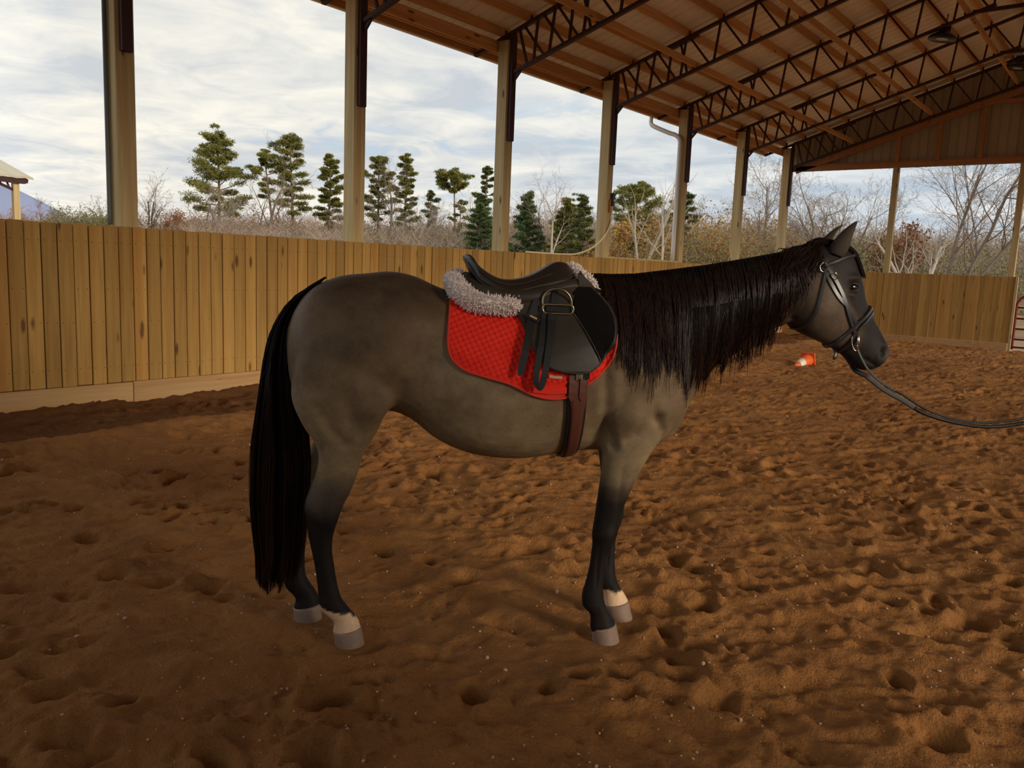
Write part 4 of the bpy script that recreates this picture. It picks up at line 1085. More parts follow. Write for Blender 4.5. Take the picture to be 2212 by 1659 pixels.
# stirrup
for sd in (-1, 1):
    def fy(s, z, o=.052): return sd*-1*(flap_y(s, z, o))
    st = bpy.data.objects.new('stirrup', None); C.objects.link(st); st.parent = sad
    g_ = Geo(); bow = smooth_path([(.203, 1.362), (.2015, 1.385), (.210, 1.408), (.227, 1.424), (.253, 1.430), (.279, 1.425), (.298, 1.410), (.309, 1.388), (.3125, 1.362)], 30)
    g_.tube([(s, fy(s, 1.38, .060), z) for s, z in bow], .0042, 8); g_.obj('stirrup_bow', M['iron'], st, True)
    g_ = Geo(); cx, cz, hw, hh, r = .2575, 1.3555, .0565, .0165, .0145
    loop = []
    for a in np.linspace(0, 2*np.pi, 41):
        c_, q_ = math.cos(a), math.sin(a); loop.append((cx+math.copysign(hw-r, c_)*min(1, abs(c_)*6)+r*c_, cz+math.copysign(hh-r, q_)*min(1, abs(q_)*6)+r*q_))
    g_.tube([(s, fy(s, 1.355, .066), z) for s, z in loop], .0046, 8, False); g_.obj('stirrup_tread', M['iron'], st, True)
    g_ = Geo(); g_.box((cx-.044, min(fy(cx, 1.355, .060), fy(cx, 1.355, .054)), cz-.010), (cx+.044, max(fy(cx, 1.355, .060), fy(cx, 1.355, .054)), cz+.010)); g_.obj('tread_pad', M['blackplastic'], st)
    P = smooth_path([(.188, 1.412), (.175, 1.368), (.158, 1.318), (.135, 1.228), (.110, 1.118)], 26)
    W_ = [.027]*24+[.024, .014]
    flank_strip('leather_end', P, W_, .004, 0, M['strap'], st, sd, [flap_y(s, z, .050) if z > 1.2 else side_y(s, z, -1)-.045 for s, z in P])
    P = smooth_path([(.213, 1.340), (.204, 1.300), (.195, 1.256), (.177, 1.175), (.168, 1.116), (.171, 1.088), (.1805, 1.077), (.191, 1.089), (.203, 1.139), (.215, 1.215), (.225, 1.275), (.233, 1.340)], 60)
    tt = np.linspace(0, 1, 60); W_ = np.interp(tt, [0, .42, .5, .56, 1], [.026, .022, .013, .022, .026])
    flank_strip('leather_loop', P, W_, .004, 0, M['strap'], st, sd, [min(side_y(s, z, -1)-.050, flap_y(s, z, .052)) -.004*t for (s, z), t in zip(P, tt)])
    flank_strip('leather_upper', smooth_path([(.252, 1.436), (.249, 1.41), (.243, 1.372)], 8), .022, .004, 0, M['strap'], st, sd, [flap_y(.25, z_, .050) for z_ in np.linspace(1.436, 1.372, 8)])
    kp = flank_strip('keeper', [(.139, 1.333), (.165, 1.321), (.191, 1.309)], .016, .010, 0, M['strap'], st, sd, [flap_y(s, 1.32, .053) for s in (.139, .165, .191)])
    flank_strip('gold_stamp', [(.152, 1.3295), (.165, 1.3235), (.178, 1.3175)], .006, .001, 0, M['gold'], st, sd, [flap_y(s, 1.32, .0635) for s in (.152, .165, .178)])
# ---- girth
gi = tack('girth', 'red brown leather girth with black lining buckled below the saddle flap', 'girth')
def girth_band(name, prof, off, thick, mat):
    """prof: rows (theta fraction, s0, s1) from the near buckles under the belly to the far side"""
    th0 = theta_for(.33, 1.128); ths = np.linspace(th0, 2*math.pi-th0, 70); V = []
    for th in ths:
        fr = min(th-th0, (2*math.pi-th0)-th)/(math.pi-th0)
        a = np.interp(fr, [p[0] for p in prof], [p[1] for p in prof]); b = np.interp(fr, [p[0] for p in prof], [p[2] for p in prof])
        for k in range(5): V.append(radial(a+(b-a)*k/4, th, off=off))
    g_ = Geo(); g_.add(V, [(i*5+k, i*5+k+1, (i+1)*5+k+1, (i+1)*5+k) for i in range(69) for k in range(4)])
    o = g_.obj(name, mat, gi, True, True); md = o.modifiers.new('t', 'SOLIDIFY'); md.thickness = thick; md.offset = 0
    return o
girth_band('girth_lining', [(0, .286, .370), (.3, .300, .374), (.75, .312, .378), (1, .312, .376)], .010, .008, M['leather'])
girth_band('girth_strap', [(0.22, .308, .371), (.30, .317, .365), (.75, .327, .368), (1, .328, .367)], .017, .005, M['brown'])
for s_c in (.312, .3535):
    P = [(s_c, 1.120), (s_c, 1.09), (s_c, 1.055), (s_c, 1.035), (s_c, 1.022)]
    flank_strip('billet', P, [.026, .026, .026, .024, .010], .004, .021, M['brown'], gi)
    flank_strip('billet', P, [.026, .026, .026, .024, .010], .004, .021, M['brown'], gi, 1)
for s_c, z_c, mt in ((.335, 1.116, 'steel_bright'), (.362, 1.119, 'blackplastic')):
    g_ = Geo(); y = side_y(s_c, z_c, -1)-.030
    g_.tube([(s_c-.010, y, z_c+.012), (s_c+.010, y, z_c+.012), (s_c+.010, y, z_c-.012), (s_c-.010, y, z_c-.012), (s_c-.010, y, z_c+.012)], .0035, 6)
    g_.box((s_c-.008, y-.003, z_c-.008), (s_c+.008, y, z_c+.008)); g_.obj('buckle', M[mt], gi)

# ---- bridle
br = tack('bridle', 'black leather bridle with bright steel bit on the horse\'s head', 'bridle')
def surf_strip(name, pts, width, off, mat, parent, thick=.0035, n=40, side=None, rounded=False):
    """strip draped on the skin through 3D guide points"""
    P = smooth_path(pts, n); out = []; nr = []
    for p in P:
        loc, nn, _, _ = BV.find_nearest(Vector(p)); out.append(np.array(loc)); nr.append(np.array(nn))
    P = np.array(out); Nn = np.array(nr)
    for _ in range(3):
        P[1:-1] = (P[:-2]+2*P[1:-1]+P[2:])/4; Nn[1:-1] = (Nn[:-2]+2*Nn[1:-1]+Nn[2:])/4
    Nn /= np.linalg.norm(Nn, axis=1)[:, None]
    T = np.gradient(P, axis=0); T /= np.linalg.norm(T, axis=1)[:, None]+1e-9
    B_ = np.cross(Nn, T); B_ /= np.linalg.norm(B_, axis=1)[:, None]; w = width/2; V = []
    for p, q, b_ in zip(P, Nn, B_):
        p0 = p+q*off
        V += [p0-b_*w, p0+b_*w, p0+b_*w*(.6 if rounded else .97)+q*thick, p0-b_*w*(.6 if rounded else .97)+q*thick]
    F = []
    for i in range(n-1):
        a, b = 4*i, 4*i+4
        F += [(a+j, a+(j+1) % 4, b+(j+1) % 4, b+j) for j in range(4)]
    F += [(0, 1, 2, 3), (4*n-1, 4*n-2, 4*n-3, 4*n-4)]
    g_ = Geo(); g_.add(V, F); return g_.obj(name, mat, parent, False, True)
def pt(s, z, sd, default=.07):
    return (s, side_y(s, z, sd, sd*default), z)
bm_ = M['bridle']
surf_strip('crownpiece', [pt(1.352, 1.555, -1), (1.335, -.085, 1.590), (1.322, -.060, 1.635), (1.325, 0, 1.660), (1.322, .060, 1.635), (1.335, .085, 1.590), pt(1.352, 1.555, 1)], .022, .004, bm_, br)
surf_strip('browband', [pt(1.345, 1.556, -1), pt(1.391, 1.574, -1), pt(1.43, 1.590, -1), (1.475, -.06, 1.600), (1.505, 0, 1.600), (1.475, .06, 1.600), pt(1.43, 1.590, 1), pt(1.391, 1.574, 1), pt(1.345, 1.556, 1)], .015, .006, bm_, br, .006, 50, None, True)
surf_strip('noseband', [(1.430, 0, 1.236), (1.455, -.05, 1.275), pt(1.506, 1.332, -1), pt(1.547, 1.364, -1), (1.590, -.035, 1.393), (1.600, 0, 1.398), (1.590, .035, 1.393), pt(1.547, 1.364, 1), pt(1.506, 1.332, 1), (1.455, .05, 1.275), (1.430, 0, 1.236)], .016, .006, bm_, br, .006, 60, None, True)
surf_strip('flash_strap', [(1.475, 0, 1.205), (1.495, -.045, 1.250), pt(1.520, 1.310, -1), pt(1.558, 1.350, -1), (1.605, -.03, 1.378), (1.612, 0, 1.380), (1.605, .03, 1.378), pt(1.558, 1.350, 1), pt(1.520, 1.310, 1), (1.495, .045, 1.250), (1.475, 0, 1.205)], .010, .006, bm_, br, .004, 60)
surf_strip('throatlatch', [pt(1.350, 1.545, -1), pt(1.346, 1.510, -1), pt(1.332, 1.442, -1), pt(1.318, 1.377, -1), pt(1.303, 1.325, -1), (1.272, -.03, 1.292), (1.262, 0, 1.290), (1.272, .03, 1.292), pt(1.303, 1.325, 1), pt(1.332, 1.442, 1), pt(1.350, 1.545, 1)], .011, .004, bm_, br, .003, 70)
for sd in (-1, 1):
    ck = surf_strip('cheekpiece', [pt(1.356, 1.550, sd), pt(1.379, 1.517, sd), pt(1.400, 1.484, sd), pt(1.425, 1.441, sd), pt(1.441, 1.408, sd), pt(1.463, 1.362, sd), pt(1.496, 1.312, sd), pt(1.510, 1.290, sd)], .014, .005, bm_, br)
    surf_strip('noseband_cheek', [pt(1.352, 1.530, sd), pt(1.368, 1.495, sd), pt(1.392, 1.455, sd), pt(1.418, 1.424, sd), pt(1.452, 1.398, sd), pt(1.480, 1.362, sd), pt(1.506, 1.330, sd)], .014, .004, bm_, br)
    y = side_y(1.381, 1.517, sd)+sd*.013
    g_ = Geo(); ang = math.radians(-58); ca_, sa_ = math.cos(ang), math.sin(ang)
    q = [(-.012, -.010), (.012, -.010), (.012, .010), (-.012, .010), (-.012, -.010)]
    g_.tube([(1.381+a*ca_-b*sa_, y, 1.517+a*sa_+b*ca_) for a, b in q], .0024, 6); g_.obj('buckle', M['steel_bright'], br, True)
    y = side_y(1.339, 1.552, sd)+sd*.010
    g_ = Geo(); g_.tube([(1.339+.015*math.cos(a), y, 1.552+.017*math.sin(a)) for a in np.linspace(0, 2*np.pi, 25)], .003, 6, False); g_.obj('browband_rosette', M['bridle'], br, True)
    g_ = Geo(); g_.tube([(1.339+.0165*math.cos(a), y+sd*.002, 1.552+.0185*math.sin(a)) for a in np.linspace(1.7, 4.8, 14)], .0014, 5); g_.obj('rosette_rim', M['steel_bright'], br, True)
    yb = side_y(1.527, 1.26, sd)+sd*.010
    bit = bpy.data.objects.new('bit', None); C.objects.link(bit); bit.parent = br
    g_ = Geo(); g_.tube([(1.5245, yb, 1.2915), (1.5275, yb, 1.26), (1.5305, yb, 1.2265)], .0058, 10); g_.obj('bit_bar', M['steel_bright'], bit, True)
    g_ = Geo(); g_.tube(smooth_path([(1.524, yb, 1.2905), (1.511, yb, 1.288), (1.5015, yb, 1.276), (1.5000, yb, 1.257), (1.506, yb, 1.238), (1.517, yb, 1.222), (1.530, yb, 1.224)], 24), .0026, 8); g_.obj('bit_ring', M['steel_bright'], bit, True)
g_ = Geo(); g_.tube(smooth_path([(1.463, -.012, 1.218), (1.466, -.02, 1.202), (1.462, -.022, 1.188), (1.457, -.02, 1.176)], 8), [.008, .009, .009, .009, .009, .009, .007, .003], 6, True, .35, (0, 1, 0)); g_.obj('strap_end', bm_, br)
re = tack('reins', 'pair of black braided reins hanging from the bit towards the right edge', 'reins')
thin = smooth_path([(1.527, -.078, 1.226), (1.545, -.082, 1.191), (1.569, -.085, 1.154), (1.589, -.088, 1.133), (1.622, -.09, 1.104), (1.686, -.095, 1.067), (1.729, -.10, 1.047), (1.806, -.10, 1.004), (1.884, -.10, .971), (1.986, -.10, .947), (2.087, -.10, .938), (2.186, -.10, .946), (2.278, -.10, .960), (2.45, -.10, 1.0), (2.70, -.08, 1.10)], 320)
thick = smooth_path([(1.530, .075, 1.226), (1.560, .05, 1.17), (1.582, .03, 1.130), (1.623, .0, 1.106), (1.681, 0, 1.066), (1.74, 0, 1.033), (1.793, 0, 1.009), (1.847, 0, .978), (1.9, 0, .953), (2.005, 0, .924), (2.111, 0, .907), (2.214, 0, .903), (2.316, 0, .915), (2.45, -.03, .955), (2.70, -.08, 1.10)], 420)
def rein(name, P, flat_to, wflat, rbraid):
    n = len(P); k = int(np.argmin(np.abs(P[:, 0]-flat_to)))
    r_ = bpy.data.objects.new(name, None); C.objects.link(r_); r_.parent = re
    g_ = Geo(); g_.tube(P[:k+1], wflat, 6, True, .30, (0, 1, 0)); g_.obj('rein_strap', M['bridle'], r_)
    g_ = Geo(); rb = rbraid*(1+.16*np.sin(np.arange(n-k)*2.1)); g_.tube(P[k:], rb, 6); g_.obj('rein_braid', M['strap'], r_, True)
rein('near_rein', thin, 1.70, .0050, .0048); rein('far_rein', thick, 1.85, .0098, .0078)
# ------------------------------------------------------------------ outside the arena
def needle_mat(name, a, b_, rough=.7):
    m, g, b = new_mat(name)
    oc = g.node('ShaderNodeTexCoord').outputs['Object']
    n = g.noise(oc, .9, 3, .6); n2 = g.noise(oc, 14, 2, .5)
    f = g.math('ADD', g.math('MULTIPLY', n, .6), g.math('MULTIPLY', n2, .4))
    g.put(b.inputs['Base Color'], g.mix(g.ramp(f, (.35, 0), (.65, 1)), (*a, 1), (*b_, 1)))
    b.inputs['Roughness'].default_value = rough; b.inputs['Specular IOR Level'].default_value = .2
    return m
M['pine'] = needle_mat('pine needles', (.12, .135, .034), (.30, .27, .065))
M['pine_dark'] = needle_mat('dark pine needles', (.070, .092, .030), (.17, .175, .050))
M['soft_pine'] = needle_mat('blue green pine needles', (.07, .125, .050), (.17, .22, .075))
M['barkpine'] = plain('pine bark', (.22, .15, .115), .9, 0, .2, .35, 3)
M['barkpale'] = plain('pale bark', (.40, .34, .27), .85, 0, .2, .3, 2)
M['barkgrey'] = plain('grey brown bark', (.19, .15, .115), .9, 0, .2, .3, 2)
M['twig'] = plain('bare twigs', (.30, .22, .16), .9, 0, .2, .3, 1)
M['twigpale'] = plain('pale bare twigs', (.40, .33, .26), .9, 0, .2, .25, 1)
M['twigdark'] = plain('dark bare twigs', (.15, .105, .075), .9, 0, .2, .3, 1)
M['rust'] = needle_mat('rust leaves', (.22, .105, .050), (.36, .185, .095))
M['redleaf'] = needle_mat('red leaves', (.38, .075, .040), (.52, .16, .075))
M['yellow'] = needle_mat('yellow brown leaves', (.30, .175, .045), (.46, .27, .075))
M['olive'] = needle_mat('olive leaves', (.13, .14, .042), (.24, .22, .075))
M['ground'] = plain('rough outdoor ground', (.30, .19, .11), .95, 0, .1, .4, .4)
M['hill'] = plain('hazy blue ridge', (.27, .31, .46), 1, 0, 0, .1, .004)  # distance haze put into the ridge colour
M['tanroof'] = plain('tan metal roofing', (.50, .44, .31), .5, 0, .4, .05, 2)
M['gatered'] = plain('dark red gate tube', (.22, .022, .020), .4, 0, .4)

struct(mesh_obj('ground', py_mesh('ground', [(-60, -90, -.45), (260, -90, -.45), (260, 260, -.45), (-60, 260, -.45)], [(0, 1, 2, 3)]), None, M['ground']))
fr = np.random.default_rng(3)
def polar(az, dist): a = math.radians(az); return np.array((math.cos(a)*dist, math.sin(a)*dist))
# far ridge
def ridge(name, az0, az1, dist, hfun, mat):
    az = np.linspace(az0, az1, 60); V = []
    for k, a in enumerate(az):
        x, y = polar(a, dist); V += [(x, y, -40), (x, y, hfun(a, k)), (x*1.35, y*1.35, -40)]
    F = [(3*i+j, 3*i+3+j, 3*i+4+j, 3*i+1+j) for i in range(59) for j in (0, 1)]
    return struct(mesh_obj(name, py_mesh(name, V, F), None, mat, True))
ridge('hills', 60, 135, 2600, lambda a, k: 2600*math.tan(math.radians(min(5.0, max(.5, 2.15+.50*(a-66.3)), 5.0-.12*max(0, a-88))))+3*math.sin(k*1.3)+2*math.sin(k*3.1), M['hill'])

def blades(C0, Dv, L, W):
    """thin triangles: centres, directions, lengths, widths -> V, F"""
    n = len(C0); r = fr.normal(0, 1, (n, 3)); S = np.cross(Dv, r); S /= np.linalg.norm(S, axis=1)[:, None]+1e-9
    V = np.empty((n, 3, 3)); V[:, 0] = C0-S*W[:, None]/2; V[:, 1] = C0+S*W[:, None]/2; V[:, 2] = C0+Dv*L[:, None]
    return V.reshape(-1, 3), np.arange(3*n).reshape(n, 3)
def leaf_quads(C0, size):
    n = len(C0); a = fr.normal(0, 1, (n, 3)); a /= np.linalg.norm(a, axis=1)[:, None]; b = np.cross(a, fr.normal(0, 1, (n, 3))); b /= np.linalg.norm(b, axis=1)[:, None]
    s = size[:, None]
    V = np.stack([C0-a*s, C0-b*s*.5, C0+a*s, C0+b*s*.5], 1).reshape(-1, 3); return V, np.arange(4*n).reshape(n, 4)
def tufts_mesh(name, centers, radii, per, L, W, mat, parent, flat=.7):
    n = len(centers); C0 = np.repeat(centers, per, 0); R0 = np.repeat(radii, per)
    d_ = fr.normal(0, 1, (n*per, 3)); d_[:, 2] = d_[:, 2]*flat+.25; d_ /= np.linalg.norm(d_, axis=1)[:, None]
    base = C0+d_*(R0*fr.random(n*per)**.6)[:, None]*np.array((1, 1, flat))*.75
    V, F = blades(base, d_, L*fr.uniform(.6, 1.3, n*per), W*fr.uniform(.7, 1.3, n*per))
    return mesh_obj(name, tri_mesh(name, V, F), parent, mat)
def branch_set(root, specs, seed):
    """recursive bare crown; returns list of (points, radii)"""
    r = np.random.default_rng(seed); out = []
    def grow(p, d, L, rad, lev):
        n = 6 if lev < 2 else 4; P = [p]; dd = d.copy()
        curve = r.normal(0, specs['wig'], 3)
        for i in range(n-1):
            dd = dd+curve*.35+r.normal(0, specs['wig']*.6, 3)+np.array((0, 0, specs['up'][min(lev, len(specs['up'])-1)]))*.12; dd /= np.linalg.norm(dd); P.append(P[-1]+dd*L/(n-1))
        P = np.array(P); taper = specs.get('taper', .45) if lev == 0 else .3
        R = rad*(1-(1-taper)*np.linspace(0, 1, n)); out.append((P, R, lev))
        if lev >= specs['levels']: return
        k = specs['kids'][lev]; k = max(1, int(k+r.normal(0, .6)))
        for j in range(k):
            t = r.uniform(specs['start'][lev], 1.0) if j else .97
            q = t*(n-1); i = min(int(q), n-2); pt_ = P[i]+(P[i+1]-P[i])*(q-i)
            tdir = P[i+1]-P[i]; tdir /= np.linalg.norm(tdir)
            s = r.normal(0, 1, 3); s -= tdir*(s@tdir); s /= np.linalg.norm(s)
            a = math.radians(r.normal(specs['ang'][lev], 10)); nd = tdir*math.cos(a)+s*math.sin(a)
            grow(pt_, nd, L*r.uniform(*specs['len'][lev])*(1.15-.5*t), max(specs['rmin'], rad*(1-.6*t)*r.uniform(.45, .7)), lev+1)
    grow(np.array(root, float), np.array(specs.get('dir', (0, 0, 1)), float), specs['L'], specs['r'], 0)
    return out
def tubes_mesh(name, parts, mat, parent):
    if not parts: return None
    Vs, Fs, n0 = [], [], 0
    for P, R, lev in parts:
        v, f, _ = tube_arrays(P, R, 6 if lev == 0 else 3, False); Vs.append(v); Fs.append(np.array(f)+n0); n0 += len(v)
    return mesh_obj(name, tri_mesh(name, np.vstack(Vs), np.vstack(Fs)), parent, mat, True)
GZ = -.45
PROFILE = {'broad': [(0, .80), (.12, .95), (.30, 1.0), (.5, .80), (.7, .72), (.88, .52), (1, .22)], 'open': [(0, .35), (.10, .85), (.25, .50), (.45, .75), (.65, .85), (.85, .62), (1, .30)],
           'umbrella': [(0, .35), (.35, .95), (.7, 1.0), (.9, .75), (1, .4)], 'soft': [(0, 1.0), (.3, .95), (.6, .65), (.85, .35), (1, .10)], 'round': [(0, .55), (.25, .95), (.55, 1.0), (.8, .75), (1, .35)]}
def pine_tree(name, label, x, y, h, wid, crown0, seed, mat='pine', lean=(0, 0), limbs=26, prof='broad', group='tall pines beyond the wall', cat='tree', fill=7):
    T = thing(name, label, cat, (x, y, GZ), 0, group)
    r = np.random.default_rng(seed); n = 10; dist = math.hypot(x, y)
    tp = np.array([(lean[0]*t**1.4+.012*h*math.sin(3*t+seed)*t, lean[1]*t**1.4+.012*h*math.sin(4*t+2*seed)*t, h*.985*t) for t in np.linspace(0, 1, n)])
    parts = [(tp, np.linspace(.016*h, .004*h, n), 0)]; cen = []; rr = []; pf = PROFILE[prof]
    ga = r.uniform(0, 6.28)
    for k in range(limbs):
        f = ((k+.5)/limbs)**.9; z = h*(crown0+(.97-crown0)*f)
        base = np.array([np.interp(z, tp[:, 2], tp[:, 0]), np.interp(z, tp[:, 2], tp[:, 1]), z])
        ga += 2.4+r.normal(0, .35); L = wid/2*np.interp(f, [a for a, _ in pf], [b for _, b in pf])*(r.uniform(.42, 1.18) if prof != 'soft' else r.uniform(.8, 1.1))
        up_ = r.uniform(-.02, .22)+.35*f if prof != 'umbrella' else r.uniform(.25, .6)*(1-f)+.15
        dr = np.array((math.cos(ga), math.sin(ga), 0)); sd_ = np.array((-dr[1], dr[0], 0))*r.normal(0, .18)
        P = np.array([base, base+dr*L*.35+sd_*L*.2+np.array((0, 0, L*up_*.25)), base+dr*L*.7+sd_*L*.5+np.array((0, 0, L*up_*.55)), base+dr*L+sd_*L+np.array((0, 0, L*up_*1.1))])
        parts.append((P, np.array([.0055, .004, .003, .0015])*h*(1.15-.6*f), 1))
        for q in range(fill):
            t = r.uniform(.42 if prof != 'soft' else .2, 1.03)*3; i = min(int(t), 2); c = P[i]+(P[i+1]-P[i])*(t-i)
            cen.append(c+r.normal(0, 1, 3)*np.array((.09, .09, .03))*L+np.array((0, 0, .02*L))); rr.append(wid*.112*r.uniform(.65, 1.35)*(.75+.5*L/(wid/2)))
    for q in range(8): cen.append(tp[-1]+r.normal(0, wid*.055, 3)); rr.append(wid*.085)
    tubes_mesh('trunk', parts, M['barkpine'], T)
    tufts_mesh('needles', np.array(cen), np.array(rr), 150 if wid > 3 else 90, .0021*dist, .0009*dist, M[mat], T, .52)['kind'] = 'stuff'
    return T
def bare_tree(name, label, x, y, h, seed, mat='barkpale', spread=1.0, trunks=1, levels=3, group='bare trees beyond the wall', r0=.014, kids=(7, 6, 5), lean=0, wig=.16, rm=1.0):
    T = thing(name, label, 'tree', (x, y, GZ), 0, group); r = np.random.default_rng(seed); parts = []
    for k in range(trunks):
        a = r.uniform(0, 6.28); tl = (.06+.14*(trunks > 1))*spread
        d_ = np.array((math.cos(a)*tl+lean*.45*rt.x, math.sin(a)*tl+lean*.45*rt.y, 1)); d_ /= np.linalg.norm(d_)
        sp = dict(wig=wig, up=(.3, .5, .6, .5), L=h*(.72 if trunks == 1 else r.uniform(.6, .8)), r=h*r0, levels=levels, kids=kids, start=(.30, .22, .2, .2), ang=(40*spread, 42, 45, 45), len=((.42, .68), (.45, .7), (.4, .65), (.4, .6)), rmin=.0055*rm*np.hypot(x, y)/40, dir=d_)
        parts += branch_set((r.normal(0, .1), r.normal(0, .1), 0), sp, seed*13+k)
    tubes_mesh('trunk', [p for p in parts if p[2] < 2], M[mat], T)
    tw = tubes_mesh('twigs', [p for p in parts if p[2] >= 2], M['twigpale' if mat == 'barkpale' else 'twig'], T)
    if tw: tw['kind'] = 'stuff'
    return T
K = 1.6
def P_(x, y, k=K): return x*k, y*k
def hh(top, k=K): return 1.5+(top-1.5)*k-GZ
x, y = P_(32.13, 50.67); pine_tree('pine_tree', 'broad layered pine left of the two tall pines, standing between the first and second posts', x, y, hh(9.62), 7.4, .40, 1, prof='broad', limbs=34, fill=8)
x, y = P_(34.89, 46.33); pine_tree('pine_tree', 'tall slender pine with open tufted crown left of the second post', x, y, hh(9.50), 6.0, .44, 2, prof='open', limbs=28)
x, y = P_(34.2, 47.0); pine_tree('pine_tree', 'thin leaning pine close behind the slender pine', x, y, hh(8.4), 3.6, .62, 3, lean=(-1.0, .9), prof='open', limbs=14)
x, y = P_(39.31, 47.95); pine_tree('pine_tree', 'bushy pine half hidden by the second post on its left', x, y, hh(8.86), 4.6, .38, 4, prof='open', limbs=32)
x, y = P_(37.19, 40.52); pine_tree('pine_tree', 'pine with pale trunk just right of the second post', x, y, hh(8.27), 4.2, .48, 5, prof='broad', limbs=28)
x, y = P_(36.37, 37.17); pine_tree('pine_tree', 'tall pine right of the pale trunked pine, second from the second post', x, y, hh(8.0), 3.6, .42, 6, prof='open', limbs=28)
x, y = P_(43.19, 41.65); pine_tree('pine_tree', 'small dark pine between the tall pine and the umbrella pine', x, y, hh(6.59), 2.9, .50, 7, 'pine_dark', prof='open', limbs=16)
x, y = P_(36.99, 33.64); pine_tree('pine_tree', 'umbrella shaped lone pine with bare trunk left of the third post', x, y, hh(6.98), 4.2, .80, 8, prof='umbrella', limbs=16, fill=7)
x, y = P_(37.2, 33.3); pine_tree('pine_tree', 'low tufted pine at the foot of the umbrella pine', x, y, hh(5.3), 1.9, .62, 9, prof='round', limbs=10)
x, y = P_(34.34, 29.08); pine_tree('pine_tree', 'narrow dark pine rising beside the third post', x, y, hh(6.8), 2.2, .45, 10, 'pine_dark', prof='open', limbs=22)
x, y = P_(30.41, 25.98); pine_tree('pine_tree', 'soft blue green young pine hugging the left side of the third post', x, y, hh(4.9), 3.3, .10, 11, 'soft_pine', prof='soft', limbs=40)
x, y = P_(33.38, 25.49, 1.4); pine_tree('pine_tree', 'soft green pine just right of the third post', x, y, hh(5.15, 1.4), 3.2, .08, 12, 'soft_pine', prof='soft', limbs=40)
x, y = P_(33.2, 22.9, 1.4); pine_tree('pine_tree', 'mid green dense pine between the third and fourth posts', x, y, hh(4.75, 1.4), 3.6, .08, 13, 'pine', prof='soft', limbs=40)
x, y = P_(32.6, 21.6, 1.4); pine_tree('pine_tree', 'darker dense pine left of the fourth post', x, y, hh(4.9, 1.4), 3.0, .10, 14, 'pine_dark', prof='soft', limbs=36)
x, y = P_(34.67, 19.95, 1.4); pine_tree('pine_tree', 'round topped green pine between the fixture post and the downspout', x, y, hh(5.55, 1.4), 3.9, .45, 15, 'pine', prof='round', limbs=34, fill=7)
x, y = P_(37.48, 18.96, 1.4); pine_tree('pine_tree', 'dark green pine showing right of the downspout post', x, y, hh(5.4, 1.4), 3.0, .35, 16, 'pine_dark', prof='round', limbs=24)
x, y = P_(38, 18.0, 1.4); pine_tree('pine_tree', 'small dark pine left of the downspout post', x*.985, y*1.07, hh(5.2, 1.4), 2.0, .5, 17, 'pine_dark', prof='round', limbs=18)

x, y = P_(31.47, 45.11); bare_tree('bare_tree', 'brownish bare tree between the layered pine and the slender pine', x, y, hh(8.79), 21, 'barkgrey', .8, 1, 3)
x, y = P_(30.6, 46.5, 1.4); bare_tree('bare_tree', 'grey tangled bare tree in front of the layered pine', x, y, hh(6.0, 1.4), 22, 'barkgrey', 1.3, 2, 3)
x, y = P_(30.92, 57.17); bare_tree('bare_tree', 'upright poplar like bare tree just right of the first post', x, y, hh(6.99), 23, 'barkgrey', .45, 2, 3)
x, y = P_(33.87, 83.38, 1.2); bare_tree('bare_tree', 'thin bare tree in front of the blue ridge beside the pavilion', x, y, hh(6.72, 1.2), 24, 'barkgrey', .7, 1, 3)
x, y = P_(38.26, 81.46, 1.2); bare_tree('bare_tree', 'thin bare tree left of the first post', x, y, hh(7.2, 1.2), 25, 'barkgrey', .7, 1, 3)
x, y = P_(24.55, 17.24, 1.3); bare_tree('bare_tree', 'slender white barked tree between the third and fourth posts', x, y, hh(4.8, 1.3), 26, 'barkpale', .7, 1, 3)
x, y = P_(28.14, 15.24, 1.3); bare_tree('bare_tree', 'white barked forked tree left of the downspout', x, y, hh(5.2, 1.3), 27, 'barkpale', .6, 1, 2)
x, y = P_(30.6, 17.6, 1.3); bare_tree('bare_tree', 'dead snag with two bare spikes above the round pine', x, y, hh(6.1, 1.3), 28, 'barkpale', .4, 2, 1)
x, y = P_(36.37, 16.65, 1.25); bare_tree('bare_tree', 'wide bare tree filling the gap right of the downspout post', x, y, hh(6.6, 1.25), 29, 'barkgrey', 1.1, 2, 4, r0=.009, wig=.22, kids=(9, 8, 6, 4))
x, y = P_(37.09, 14.98, 1.25); bare_tree('bare_tree', 'wide bare tree in the gap left of the corner post', x, y, hh(7.3, 1.25), 30, 'barkgrey', 1.1, 2, 4, r0=.009, wig=.22, kids=(9, 8, 6, 4))
x, y = P_(34.47, 10.4, 1.25); bare_tree('bare_tree', 'big forked bare tree rising behind the horse\'s ears', x, y, hh(7.2, 1.25), 31, 'barkgrey', 1.0, 2, 4, r0=.010, wig=.22, kids=(9, 8, 6, 4))
x, y = P_(35.5, 12.0, 1.25); bare_tree('bare_tree', 'bare tree just right of the corner post', x, y, hh(6.9, 1.25), 37, 'barkgrey', 1.0, 1, 4, kids=(10, 8, 6, 4))
x, y = P_(32.46, 5.93, 1.25); bare_tree('bare_tree', 'largest multi trunked bare tree in the right hand end opening', x, y, hh(7.5, 1.25), 32, 'barkgrey', .9, 3, 4, r0=.0105, wig=.20, kids=(10, 8, 6, 4))
x, y = P_(31.29, 6.71, 1.2); bare_tree('bare_tree', 'broken topped pale tree left of the largest bare tree', x, y, hh(4.6, 1.2), 33, 'barkpale', .8, 2, 2, r0=.018)
